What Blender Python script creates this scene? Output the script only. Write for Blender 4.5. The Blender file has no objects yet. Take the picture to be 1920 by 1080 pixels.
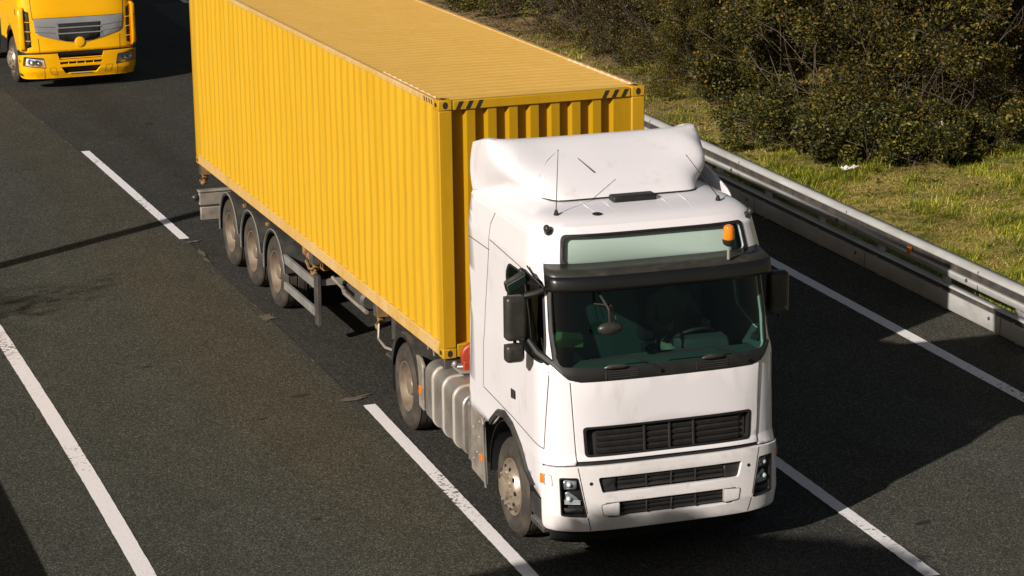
import bpy, bmesh, math, random
from mathutils import Vector, Matrix, noise
R = math.radians
random.seed(7)
scene = bpy.context.scene
COL = scene.collection

# ------------------------------------------------------------------ camera
cam_d = bpy.data.cameras.new('camera'); cam = bpy.data.objects.new('camera', cam_d); COL.objects.link(cam)
scene.camera = cam
cam_d.sensor_width = 36.0; cam_d.lens = 4555.5/1920*36
cam_d.shift_x = -24/1920; cam_d.shift_y = 48.5/1920
cam_d.clip_start = .5; cam_d.clip_end = 3000
def cam_axes(yaw, pitch, roll):
    cy, sy, cp, sp = math.cos(yaw), math.sin(yaw), math.cos(pitch), math.sin(pitch)
    f = Vector((-sy*cp, cy*cp, -sp)); r = Vector((cy, sy, 0)); u = r.cross(f)
    cr, sr = math.cos(roll), math.sin(roll)
    return cr*r+sr*u, -sr*r+cr*u, f
_r, _u, _f = cam_axes(-.3532, .26, -.0119)
m = Matrix((_r, _u, -_f)).transposed().to_4x4(); m.translation = Vector((-8.157, -24.7665, 8.6117))
cam.matrix_world = m

# ------------------------------------------------------------------ light
SUN_EL, SUN_AZ = R(26.2), math.atan2(-.87, -.492)      # towards the sun: left and a little in front of the lorry
scene.world = bpy.data.worlds.new('World'); scene.world.use_nodes = True
wn = scene.world.node_tree; bg = wn.nodes['Background']
sky = wn.nodes.new('ShaderNodeTexSky'); sky.sky_type = 'NISHITA'; sky.sun_disc = False
sky.sun_elevation = SUN_EL; sky.sun_rotation = SUN_AZ; sky.air_density = 1; sky.dust_density = 1.2
tn = wn.nodes.new('ShaderNodeMix'); tn.data_type = 'RGBA'; tn.blend_type = 'MULTIPLY'; tn.inputs[0].default_value = 1; tn.inputs[7].default_value = (1, .86, .70, 1)   # warm white balance of the photo
wn.links.new(sky.outputs[0], tn.inputs[6]); wn.links.new(tn.outputs[2], bg.inputs[0]); bg.inputs[1].default_value = .05
sl = bpy.data.lights.new('sun', 'SUN'); sl.energy = 5.0; sl.angle = R(.53); sl.color = (1, .925, .84)
sun = bpy.data.objects.new('sun', sl); COL.objects.link(sun)
ld = Vector((math.cos(SUN_EL)*.8705, math.cos(SUN_EL)*.4921, -math.sin(SUN_EL)))
sun.rotation_euler = ld.to_track_quat('-Z', 'Y').to_euler(); sun.location = (-40, -20, 30)
scene.view_settings.view_transform = 'Standard'; scene.view_settings.look = 'None'
scene.view_settings.gamma = 1; scene.view_settings.exposure = .12
scene.render.engine = 'CYCLES'
scene.cycles.max_bounces = 8; scene.cycles.transparent_max_bounces = 16
scene.cycles.caustics_reflective = False; scene.cycles.caustics_refractive = False

# ------------------------------------------------------------------ materials
def nt(name):
    mt = bpy.data.materials.new(name); mt.use_nodes = True
    t = mt.node_tree; return mt, t, t.nodes['Principled BSDF'], t.nodes['Material Output']
def N(t, kind, **kw):
    n = t.nodes.new(kind)
    for k, v in kw.items():
        if hasattr(n, k) and not isinstance(v, (list, tuple)) : setattr(n, k, v)
        else: n.inputs[k].default_value = v
    return n
def noise_n(t, co, scale, detail=4, rough=.55):
    n = t.nodes.new('ShaderNodeTexNoise'); n.inputs['Scale'].default_value = scale
    n.inputs['Detail'].default_value = detail; n.inputs['Roughness'].default_value = rough
    t.links.new(co, n.inputs['Vector']); return n.outputs['Fac']
def ramp(t, fac, stops):
    n = t.nodes.new('ShaderNodeValToRGB'); e = n.color_ramp.elements
    while len(e) < len(stops): e.new(.5)
    for i, (p, c) in enumerate(stops):
        e[i].position = p; e[i].color = (*c, 1) if isinstance(c, (tuple, list)) else (c, c, c, 1)
    t.links.new(fac, n.inputs[0]); return n.outputs[0]
def mix(t, fac, a, b, mode='MIX'):
    n = t.nodes.new('ShaderNodeMix'); n.data_type = 'RGBA'; n.blend_type = mode
    for s, v in ((0, fac), (6, a), (7, b)):
        if hasattr(v, 'is_linked') or isinstance(v, bpy.types.NodeSocket): t.links.new(v, n.inputs[s])
        elif isinstance(v, (tuple, list)): n.inputs[s].default_value = (*v, 1)
        else: n.inputs[s].default_value = v
    return n.outputs[2]
def coords(t, scale=None):
    c = t.nodes.new('ShaderNodeTexCoord').outputs['Object']
    if scale:
        mp = t.nodes.new('ShaderNodeMapping'); mp.inputs['Scale'].default_value = scale
        t.links.new(c, mp.inputs[0]); return mp.outputs[0]
    return c
def bump(t, p, fac, strength, dist=.01):
    b = t.nodes.new('ShaderNodeBump'); b.inputs['Strength'].default_value = strength; b.inputs['Distance'].default_value = dist
    t.links.new(fac, b.inputs['Height']); t.links.new(b.outputs[0], p.inputs['Normal'])
def pm(name, col, rough=.5, metal=0, coat=0, spec=.5, var=.12, vs=3, dirt=None, ds=4, dl=(.45, .7), bmp=0, bs=80, stretch=None):
    """painted / plastic / metal surface with tone variation and optional dirt blotches"""
    mt, t, p, o = nt(name); co = coords(t); c2 = coords(t, stretch) if stretch else co
    a = mix(t, ramp(t, noise_n(t, c2, vs, 5), [(.3, 0.), (.7, 1.)]), tuple(x*(1-var) for x in col), tuple(min(1, x*(1+var)) for x in col))
    if dirt:
        a = mix(t, ramp(t, noise_n(t, c2, ds, 8, .65), [(dl[0], 0.), (dl[1], 1.)]), a, dirt)
    t.links.new(a, p.inputs['Base Color'])
    p.inputs['Roughness'].default_value = rough; p.inputs['Metallic'].default_value = metal
    p.inputs['Coat Weight'].default_value = coat; p.inputs['Coat Roughness'].default_value = .08
    p.inputs['Specular IOR Level'].default_value = spec
    if bmp: bump(t, p, noise_n(t, co, bs, 4), bmp)
    return mt
def asphalt(name, dark, light, speck, patch_col, seed, band):
    mt, t, p, o = nt(name); co = coords(t)
    mp = t.nodes.new('ShaderNodeMapping'); mp.inputs['Location'].default_value = (seed, seed*2.3, 0); t.links.new(co, mp.inputs[0]); cs = mp.outputs[0]
    base = mix(t, ramp(t, noise_n(t, cs, 62, 3, .75), [(.30, 0.), (.70, 1.)]), dark, light)
    v = t.nodes.new('ShaderNodeTexVoronoi'); v.inputs['Scale'].default_value = 70; t.links.new(cs, v.inputs['Vector'])
    bw_ = t.nodes.new('ShaderNodeRGBToBW'); t.links.new(v.outputs['Color'], bw_.inputs[0])
    base = mix(t, 1., base, ramp(t, bw_.outputs[0], [(.2, .55), (.55, .95), (.85, 1.9)]), 'MULTIPLY')
    base = mix(t, ramp(t, bw_.outputs[0], [(.80, 0.), (.93, .8)]), base, speck)
    # tyre-stained band along the lane, broken up by noise
    sx = t.nodes.new('ShaderNodeSeparateXYZ'); t.links.new(co, sx.inputs[0])
    ad = t.nodes.new('ShaderNodeMath'); ad.operation = 'MULTIPLY_ADD'; ad.inputs[1].default_value = 1.6; t.links.new(noise_n(t, coords(t, (1, .3, 1)), .9, 5, .65), ad.inputs[0]); t.links.new(sx.outputs[0], ad.inputs[2])
    mr = t.nodes.new('ShaderNodeMapRange'); mr.inputs[1].default_value = -5; mr.inputs[2].default_value = 9; t.links.new(ad.outputs[0], mr.inputs[0])
    f = ramp(t, mr.outputs[0], [((x+5)/14, c) for x, c in band])
    base = mix(t, f, base, mix(t, 1., base, patch_col, 'MULTIPLY'))
    med = ramp(t, noise_n(t, coords(t, (1, .45, 1)), 1.7, 6, .62), [(.3, .87), (.7, 1.12)])
    base = mix(t, 1., base, med, 'MULTIPLY')
    t.links.new(base, p.inputs['Base Color']); p.inputs['Roughness'].default_value = .9; p.inputs['Specular IOR Level'].default_value = .12
    bump(t, p, noise_n(t, cs, 75, 3, .7), .5, .012)
    return mt
def leafy(name, ramp_stops, rough=.55, trans=.25, ns=.9):
    mt, t, p, o = nt(name)
    g = t.nodes.new('ShaderNodeNewGeometry').outputs['Random Per Island']
    c = ramp(t, g, ramp_stops)
    big = ramp(t, noise_n(t, coords(t), ns, 3), [(.35, .55), (.65, 1.45)])
    c = mix(t, 1., c, big, 'MULTIPLY')
    t.links.new(c, p.inputs['Base Color']); p.inputs['Roughness'].default_value = rough; p.inputs['Specular IOR Level'].default_value = .35
    tr = t.nodes.new('ShaderNodeBsdfTranslucent'); t.links.new(c, tr.inputs[0])
    ms = t.nodes.new('ShaderNodeMixShader'); ms.inputs[0].default_value = trans
    t.links.new(p.outputs[0], ms.inputs[1]); t.links.new(tr.outputs[0], ms.inputs[2]); t.links.new(ms.outputs[0], o.inputs[0])
    return mt
def glass(name, tint, refl=1.0, rough=.02, ior=1.5):
    mt, t, p, o = nt(name); t.nodes.remove(p)
    tr = N(t, 'ShaderNodeBsdfTransparent'); tr.inputs[0].default_value = (*tint, 1)
    gl = N(t, 'ShaderNodeBsdfGlossy'); gl.inputs['Roughness'].default_value = rough
    fr = N(t, 'ShaderNodeFresnel'); bf = N(t, 'ShaderNodeNewGeometry')
    mr = N(t, 'ShaderNodeMapRange'); mr.inputs['To Min'].default_value = ior; mr.inputs['To Max'].default_value = 1/ior
    t.links.new(bf.outputs['Backfacing'], mr.inputs['Value']); t.links.new(mr.outputs[0], fr.inputs[0])
    ms = N(t, 'ShaderNodeMixShader'); t.links.new(fr.outputs[0], ms.inputs[0])
    t.links.new(tr.outputs[0], ms.inputs[1]); t.links.new(gl.outputs[0], ms.inputs[2]); t.links.new(ms.outputs[0], o.inputs[0])
    return mt

M = {}
M['road'] = asphalt('asphalt_dark', (.020, .0195, .017), (.070, .068, .060), (.15, .14, .125), (.80, .78, .74), 3, [(.9, 0.), (1.6, .8), (2.4, 0.), (3.9, 0.), (4.6, .6)])
M['lane'] = asphalt('asphalt_worn', (.026, .0268, .0215), (.088, .090, .0755), (.19, .187, .16), (1.07, .975, .885), 11, [(-1.3, 0.), (-.75, .9), (.2, .95), (.62, .25)])
M['fast'] = asphalt('asphalt_outer', (.030, .0298, .0245), (.105, .104, .088), (.22, .215, .185), (.9, .86, .8), 17, [(3.6, 0.), (5.2, .7), (6.4, .1), (7.6, .9)])
M['sand'] = pm('sandy_patch', (.14, .112, .082), .9, var=.3, vs=14, dirt=(.10, .08, .06), ds=10, dl=(.4, .6))
M['oil'] = pm('dark_stain', (.018, .017, .016), .7, var=.3, vs=8)
M['seam'] = pm('bitumen_seam', (.035, .033, .03), .8, var=.3, vs=9, dirt=(.16, .125, .085), ds=3, dl=(.55, .68), bmp=.5, bs=40)
def paint_mat():
    mt, t, p, o = nt('road_paint'); co = coords(t)
    n1 = noise_n(t, co, 14, 6, .75); n2 = noise_n(t, coords(t, (1, .5, 1)), .5, 2)
    wear = t.nodes.new('ShaderNodeMath'); wear.operation = 'MULTIPLY'; t.links.new(n1, wear.inputs[0]); t.links.new(n2, wear.inputs[1])
    f = ramp(t, wear.outputs[0], [(.315, 0.), (.36, 1.)])
    c = mix(t, ramp(t, noise_n(t, co, 30, 4), [(.3, 0.), (.7, 1.)]), (.78, .745, .76), (.88, .845, .85))
    t.links.new(mix(t, f, c, (.045, .04, .035)), p.inputs['Base Color']); p.inputs['Roughness'].default_value = .7
    bump(t, p, noise_n(t, co, 60, 3), .3); return mt
M['paint'] = paint_mat()
M['white'] = pm('white_lorry_paint', (.78, .75, .775), .30, coat=.45, var=.03, vs=1.2, dirt=(.52, .47, .42), ds=3.4, dl=(.58, .95), stretch=(1, 1, .45))
M['whited'] = pm('white_bumper_paint', (.77, .735, .73), .35, coat=.3, var=.03, vs=2, dirt=(.45, .41, .36), ds=5, dl=(.56, .85))
M['black'] = pm('black_plastic', (.016, .0155, .015), .5, spec=.35, var=.2, vs=4, dirt=(.032, .030, .027), ds=6, dl=(.5, .95))
M['blackm'] = pm('mirror_plastic', (.032, .030, .026), .38, var=.15, vs=5, dirt=(.08, .075, .06), ds=7, dl=(.5, .9))
M['vlip'] = pm('visor_lip_plastic', (.009, .009, .009), .34, coat=.1, var=.1)
M['rubber'] = pm('rubber_seal', (.012, .012, .012), .6)
M['gap'] = pm('shut_line', (.03, .028, .026), .8)
M['inside'] = pm('cab_lining', (.085, .10, .095), .8)
M['blind'] = pm('roller_blind', (.60, .635, .61), .6, var=.03, vs=1.5)
M['glass'] = glass('windscreen_glass', (.40, .62, .55))
M['glassu'] = glass('roof_window_glass', (.82, .90, .865))
M['glassd'] = glass('side_window_glass', (.10, .14, .13))
M['lens'] = glass('lamp_lens', (.85, .88, .9), ior=1.45)
M['lampc'] = pm('lamp_reflector', (.70, .71, .72), .22, metal=.7, var=.2, vs=12)
M['lampw'] = pm('lamp_bowl_silver', (.84, .85, .88), .3, metal=0, var=.25, vs=16)
M['chrome'] = pm('lamp_chrome', (.75, .76, .78), .12, metal=1, var=.1)
M['mirror'] = pm('mirror_glass', (.35, .38, .38), .04, metal=1, var=.02)
M['amber'] = pm('amber_lens', (.80, .22, .01), .18, coat=.6, var=.12, vs=14)
M['tyre'] = pm('tyre_rubber', (.040, .034, .028), .8, var=.2, vs=5, dirt=(.105, .083, .062), ds=3, dl=(.42, .75), bmp=.2, bs=60)
M['tyrec'] = pm('tyre_rubber_clean', (.022, .021, .02), .75, var=.2, vs=5, dirt=(.07, .06, .05), ds=4, dl=(.55, .9))
M['rim'] = pm('dusty_rim', (.30, .235, .175), .45, metal=.35, var=.15, vs=4, dirt=(.16, .115, .08), ds=5, dl=(.45, .8))
M['alu'] = pm('steer_rim', (.50, .41, .31), .38, metal=.6, var=.15, vs=6, dirt=(.18, .13, .09), ds=8, dl=(.5, .8))
M['tank'] = pm('fuel_tank_metal', (.47, .43, .385), .38, metal=.7, var=.14, vs=2.5, dirt=(.24, .20, .16), ds=3, dl=(.42, .8))
M['strap'] = pm('tank_strap', (.70, .65, .59), .4, metal=.4)
M['panel'] = pm('dirty_panel', (.40, .36, .31), .5, metal=.4, var=.15, vs=3, dirt=(.18, .145, .11), ds=5, dl=(.42, .75))
M['chassis'] = pm('chassis_paint', (.05, .047, .045), .55, var=.2, dirt=(.13, .10, .075), ds=4, dl=(.45, .8))
M['guard'] = pm('mudguard_plastic', (.030, .031, .031), .5, var=.15, dirt=(.10, .088, .07), ds=4, dl=(.45, .85))
M['trim'] = pm('mudguard_edge', (.35, .35, .33), .4, metal=.5)
M['galv'] = pm('galvanised_rail', (.50, .495, .48), .45, metal=.15, var=.16, vs=3, dirt=(.36, .335, .30), ds=4, dl=(.45, .85), stretch=(1, .35, 1))
M['silverbar'] = pm('side_guard_metal', (.42, .41, .39), .45, metal=.5, dirt=(.22, .19, .16), ds=4, dl=(.45, .8))
M['rust'] = pm('rusty_iron', (.20, .11, .05), .8, var=.3, vs=9, dirt=(.34, .20, .045), ds=12, dl=(.45, .6))
M['red'] = pm('red_plastic', (.42, .05, .02), .4, dirt=(.18, .04, .02), ds=7, dl=(.5, .8))
def yellow_mat(name, col, wear, fade, ws=9, lo=.62, rough=.45):
    mt, t, p, o = nt(name); co = coords(t)
    a = mix(t, ramp(t, noise_n(t, coords(t, (1, 1, .18)), 2.2, 6, .6), [(.3, 0.), (.72, 1.)]), col, fade)
    st_ = ramp(t, noise_n(t, coords(t, (3, 3, .22)), 3.2, 5, .7), [(.50, 0.), (.72, .55)])     # rain streaks run down the walls
    a = mix(t, st_, a, tuple(q*.80 for q in col))
    b = mix(t, ramp(t, noise_n(t, co, ws, 9, .72), [(lo, 0.), (lo+.06, 1.)]), a, wear)
    sm = ramp(t, noise_n(t, coords(t, (.55, 1.6, 1)), 1.5, 8, .7), [(.66, 0.), (.78, .5)])
    b = mix(t, sm, b, tuple(q*.62 for q in col))
    t.links.new(b, p.inputs['Base Color']); p.inputs['Roughness'].default_value = rough
    p.inputs['Specular IOR Level'].default_value = .35
    bump(t, p, noise_n(t, co, 1.4, 3), .25, .04)
    return mt
YC = (.550, .315, .0145)
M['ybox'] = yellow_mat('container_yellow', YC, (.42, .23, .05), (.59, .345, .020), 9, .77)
M['yrail'] = yellow_mat('container_rail_worn', (.58, .35, .07), (.40, .23, .14), (.66, .46, .22), 16, .57)
M['yfront'] = yellow_mat('container_front_shaded', (.40, .22, .003), (.20, .12, .02), (.45, .25, .006), 9, .72)  # darker copy of the yellow, the front wall's weaker sunlight painted in
M['scallop'] = pm('scuffed_roof_weld', (.80, .56, .34), .6, var=.2, vs=9, dirt=(.45, .24, .14), ds=9, dl=(.45, .7))
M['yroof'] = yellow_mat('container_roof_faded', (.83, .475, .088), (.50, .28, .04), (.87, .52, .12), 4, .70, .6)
M['ypost'] = yellow_mat('container_post', (.47, .26, .006), (.24, .14, .03), (.52, .29, .012), 14, .68)
M['ycab'] = pm('yellow_cab_paint', (.95, .47, .002), .35, coat=.25, spec=.35, var=.03, dirt=(.84, .41, .004), ds=3, dl=(.55, .9))
M['blk'] = pm('black_stripe_paint', (.02, .018, .015), .6)
M['silver'] = pm('silver_grille', (.52, .52, .53), .32, metal=.6)
M['grille'] = pm('grille_black', (.022, .020, .019), .5, var=.2, vs=8, dirt=(.045, .04, .035), ds=10, dl=(.5, .85))
M['bark'] = pm('bark', (.10, .075, .055), .9, var=.3, vs=8, bmp=.6, bs=30)
M['twig'] = pm('dry_twig', (.085, .066, .046), .9, var=.3, vs=5)
M['concrete'] = pm('concrete', (.34, .33, .31), .85, var=.15, vs=2, dirt=(.22, .21, .19), ds=3)
M['steel'] = pm('grey_steel', (.36, .37, .38), .5, metal=.5)
M['paper'] = pm('paper_white', (.78, .76, .72), .8)
M['curtain'] = pm('cab_curtain', (.13, .22, .205), .85)
M['green'] = pm('green_card', (.30, .62, .20), .7)
M['skin'] = pm('skin', (.46, .27, .19), .55, var=.08, vs=20)
M['shirt'] = pm('shirt_cloth', (.15, .17, .13), .85)
M['hair'] = pm('hair_brown', (.035, .022, .014), .6)
M['seatf'] = pm('seat_fabric', (.06, .06, .065), .9)
M['leafA'] = leafy('leaf_olive', [(0, (.012, .014, .004)), (.45, (.040, .042, .009)), (.70, (.105, .092, .014)), (.88, (.22, .165, .022)), (1, (.17, .075, .016))])
M['leafB'] = leafy('leaf_brown', [(0, (.014, .011, .006)), (.5, (.042, .032, .012)), (.8, (.095, .070, .018)), (1, (.19, .14, .035))])
M['leafC'] = leafy('leaf_green', [(0, (.012, .017, .004)), (.45, (.042, .048, .009)), (.75, (.12, .110, .016)), (1, (.26, .20, .03))])
M['grass'] = leafy('grass_blade', [(0, (.07, .10, .006)), (.45, (.20, .24, .014)), (.8, (.38, .37, .03)), (1, (.58, .48, .09))], .6, .3, .8)
M['straw'] = leafy('straw_blade', [(0, (.18, .13, .03)), (.45, (.44, .33, .09)), (.7, (.66, .51, .18)), (.75, (.16, .20, .02)), (1, (.30, .33, .03))], .7, .2, .8)
def ground_mat():
    mt, t, p, o = nt('verge_soil'); co = coords(t)
    c = ramp(t, noise_n(t, co, 1.6, 9, .72), [(.30, (.06, .075, .008)), (.43, (.18, .19, .02)), (.52, (.44, .33, .08)), (.59, (.15, .10, .03)), (.70, (.52, .37, .12))])
    sx = t.nodes.new('ShaderNodeSeparateXYZ'); t.links.new(co, sx.inputs[0])
    ad = t.nodes.new('ShaderNodeMath'); ad.operation = 'MULTIPLY_ADD'; ad.inputs[1].default_value = 9; t.links.new(noise_n(t, co, .35, 4), ad.inputs[0]); t.links.new(sx.outputs[1], ad.inputs[2])
    mr = t.nodes.new('ShaderNodeMapRange'); mr.inputs[1].default_value = 19; mr.inputs[2].default_value = 25; t.links.new(ad.outputs[0], mr.inputs[0])
    c = mix(t, mr.outputs[0], c, ramp(t, noise_n(t, co, 2.2, 9, .72), [(.3, (.05, .036, .014)), (.46, (.20, .125, .045)), (.58, (.36, .235, .085)), (.68, (.20, .15, .04)), (.8, (.42, .30, .12))]))
    c = mix(t, 1., c, ramp(t, noise_n(t, co, 28, 4, .8), [(.3, .40), (.7, 1.45)]), 'MULTIPLY')
    t.links.new(c, p.inputs['Base Color']); p.inputs['Roughness'].default_value = .95
    bump(t, p, noise_n(t, co, 22, 5, .7), .8, .04); return mt
M['soil'] = ground_mat()

# ------------------------------------------------------------------ helpers
class MB:
    def __init__(s): s.v = []; s.f = []
    def add(s, vs, fs, mtx=None):
        o = len(s.v); s.v += [tuple(mtx @ Vector(p)) if mtx else tuple(p) for p in vs]; s.f += [tuple(i+o for i in f) for f in fs]; return s
    def box(s, x0, x1, y0, y1, z0, z1, mtx=None):
        return s.add([(x0, y0, z0), (x1, y0, z0), (x1, y1, z0), (x0, y1, z0), (x0, y0, z1), (x1, y0, z1), (x1, y1, z1), (x0, y1, z1)],
                     [(3, 2, 1, 0), (4, 5, 6, 7), (0, 1, 5, 4), (1, 2, 6, 5), (2, 3, 7, 6), (3, 0, 4, 7)], mtx)
    def tube(s, pts, r, n=8, cap=True):
        pts = [Vector(p) for p in pts]; k = len(pts); rs = r if isinstance(r, (list, tuple)) else [r]*k
        prev = None; vs = []; fs = []
        for i, p in enumerate(pts):
            d = (pts[min(i+1, k-1)]-pts[max(i-1, 0)]).normalized()
            a = d.cross(Vector((0, 0, 1))) if prev is None else prev-d*prev.dot(d)
            if a.length < 1e-4: a = d.cross(Vector((0, 1, 0)))
            a.normalize(); prev = a; b = d.cross(a)
            for j in range(n):
                t = 2*math.pi*j/n; vs.append(p+(a*math.cos(t)+b*math.sin(t))*rs[i])
        for i in range(k-1):
            for j in range(n): fs.append((i*n+j, i*n+(j+1) % n, (i+1)*n+(j+1) % n, (i+1)*n+j))
        if cap: fs += [tuple(range(n))[::-1], tuple((k-1)*n+j for j in range(n))]
        return s.add(vs, fs)
    def lathe(s, prof, n=40, mtx=None, axis='X', a0=0, a1=2*math.pi):
        full = abs(a1-a0-2*math.pi) < 1e-6; cols = n if full else n+1; vs = []; fs = []
        for (a, r) in prof:
            for j in range(cols):
                t = a0+(a1-a0)*j/n; c, q = r*math.cos(t), r*math.sin(t)
                vs.append((a, c, q) if axis == 'X' else (c, q, a))
        for i in range(len(prof)-1):
            for j in range(n):
                j2 = (j+1) % cols; fs.append((i*cols+j, i*cols+j2, (i+1)*cols+j2, (i+1)*cols+j))
        return s.add(vs, fs, mtx)
    def prism(s, poly, a0, a1, axis='x'):
        """extrude a 2-D polygon along an axis: x -> poly is (y,z); y -> (x,z); z -> (x,y)"""
        n = len(poly); f = {'x': lambda a, p: (a, p[0], p[1]), 'y': lambda a, p: (p[0], a, p[1]), 'z': lambda a, p: (p[0], p[1], a)}[axis]
        vs = [f(a0, p) for p in poly]+[f(a1, p) for p in poly]
        return s.add(vs, [tuple(range(n)), tuple(range(n, 2*n))[::-1]]+[(i, i+n, (i+1) % n+n, (i+1) % n) for i in range(n)])
    def sphere(s, c, r, sc=(1, 1, 1), n=12, m=8, mtx=None):
        vs = []; fs = []
        for i in range(m+1):
            t = math.pi*i/m
            for j in range(n):
                p = 2*math.pi*j/n; vs.append((c[0]+r*sc[0]*math.sin(t)*math.cos(p), c[1]+r*sc[1]*math.sin(t)*math.sin(p), c[2]+r*sc[2]*math.cos(t)))
        for i in range(m):
            for j in range(n): fs.append((i*n+j, (i+1)*n+j, (i+1)*n+(j+1) % n, i*n+(j+1) % n))
        return s.add(vs, fs, mtx)
    def build(s, name, mat, parent=None, bevel=0, sharp=35, seg=2, smooth=True, loc=None, recalc=True):
        me = bpy.data.meshes.new(name); me.from_pydata(s.v, [], s.f); me.validate()
        if recalc:
            bm = bmesh.new(); bm.from_mesh(me); bmesh.ops.recalc_face_normals(bm, faces=bm.faces); bm.to_mesh(me); bm.free()
        return link(name, me, mat, parent, bevel, sharp, seg, smooth, loc)
def link(name, me, mat, parent=None, bevel=0, sharp=35, seg=2, smooth=True, loc=None):
    for q in (mat if isinstance(mat, (list, tuple)) else [mat]): me.materials.append(M[q])
    if smooth:
        me.polygons.foreach_set('use_smooth', [True]*len(me.polygons)); me.set_sharp_from_angle(angle=R(sharp))
    o = bpy.data.objects.new(name, me); COL.objects.link(o)
    if parent: o.parent = parent
    if loc: o.location = loc
    if bevel:
        b = o.modifiers.new('bevel', 'BEVEL'); b.width = bevel; b.segments = seg; b.limit_method = 'ANGLE'; b.angle_limit = R(40); b.harden_normals = False
    return o
def tag(o, label=None, cat=None, group=None, kind=None):
    if label: o['label'] = label
    if cat: o['category'] = cat
    if group: o['group'] = group
    if kind: o['kind'] = kind
    return o
def thing(name, label, cat, loc=(0, 0, 0), rz=0, group=None):
    o = bpy.data.objects.new(name, None); COL.objects.link(o); o.location = loc; o.rotation_euler = (0, 0, rz); o.empty_display_size = .3
    return tag(o, label, cat, group)
def kids(o): return [c for c in bpy.data.objects if c.parent == o]
def copy_tree(o, parent=None):
    c = o.copy(); COL.objects.link(c)
    if parent: c.parent = parent
    for ch in kids(o): copy_tree(ch, c)
    return c
def arc(cx, cz, r, a0, a1, n=8):
    return [(cx+r*math.cos(R(a0+(a1-a0)*i/n)), cz+r*math.sin(R(a0+(a1-a0)*i/n))) for i in range(n+1)]
def rpoly(pts, r, seg=5):
    """round the corners of a CCW polygon"""
    out = []; n = len(pts); rs = r if isinstance(r, (list, tuple)) else [r]*n
    for i in range(n):
        p, a, b = Vector(pts[i]), Vector(pts[i-1]), Vector(pts[(i+1) % n]); q = rs[i]
        if q <= 0: out.append(tuple(p)); continue
        da, db = (a-p), (b-p); q1 = min(q, da.length*.49); q2 = min(q, db.length*.49)
        A = p+da.normalized()*q1; B = p+db.normalized()*q2
        for k in range(seg+1):
            t = k/seg; out.append(tuple(A*(1-t)**2+p*2*t*(1-t)+B*t*t))
    return out
def mirror(poly): return [(-x, z) for x, z in poly][::-1]

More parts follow.
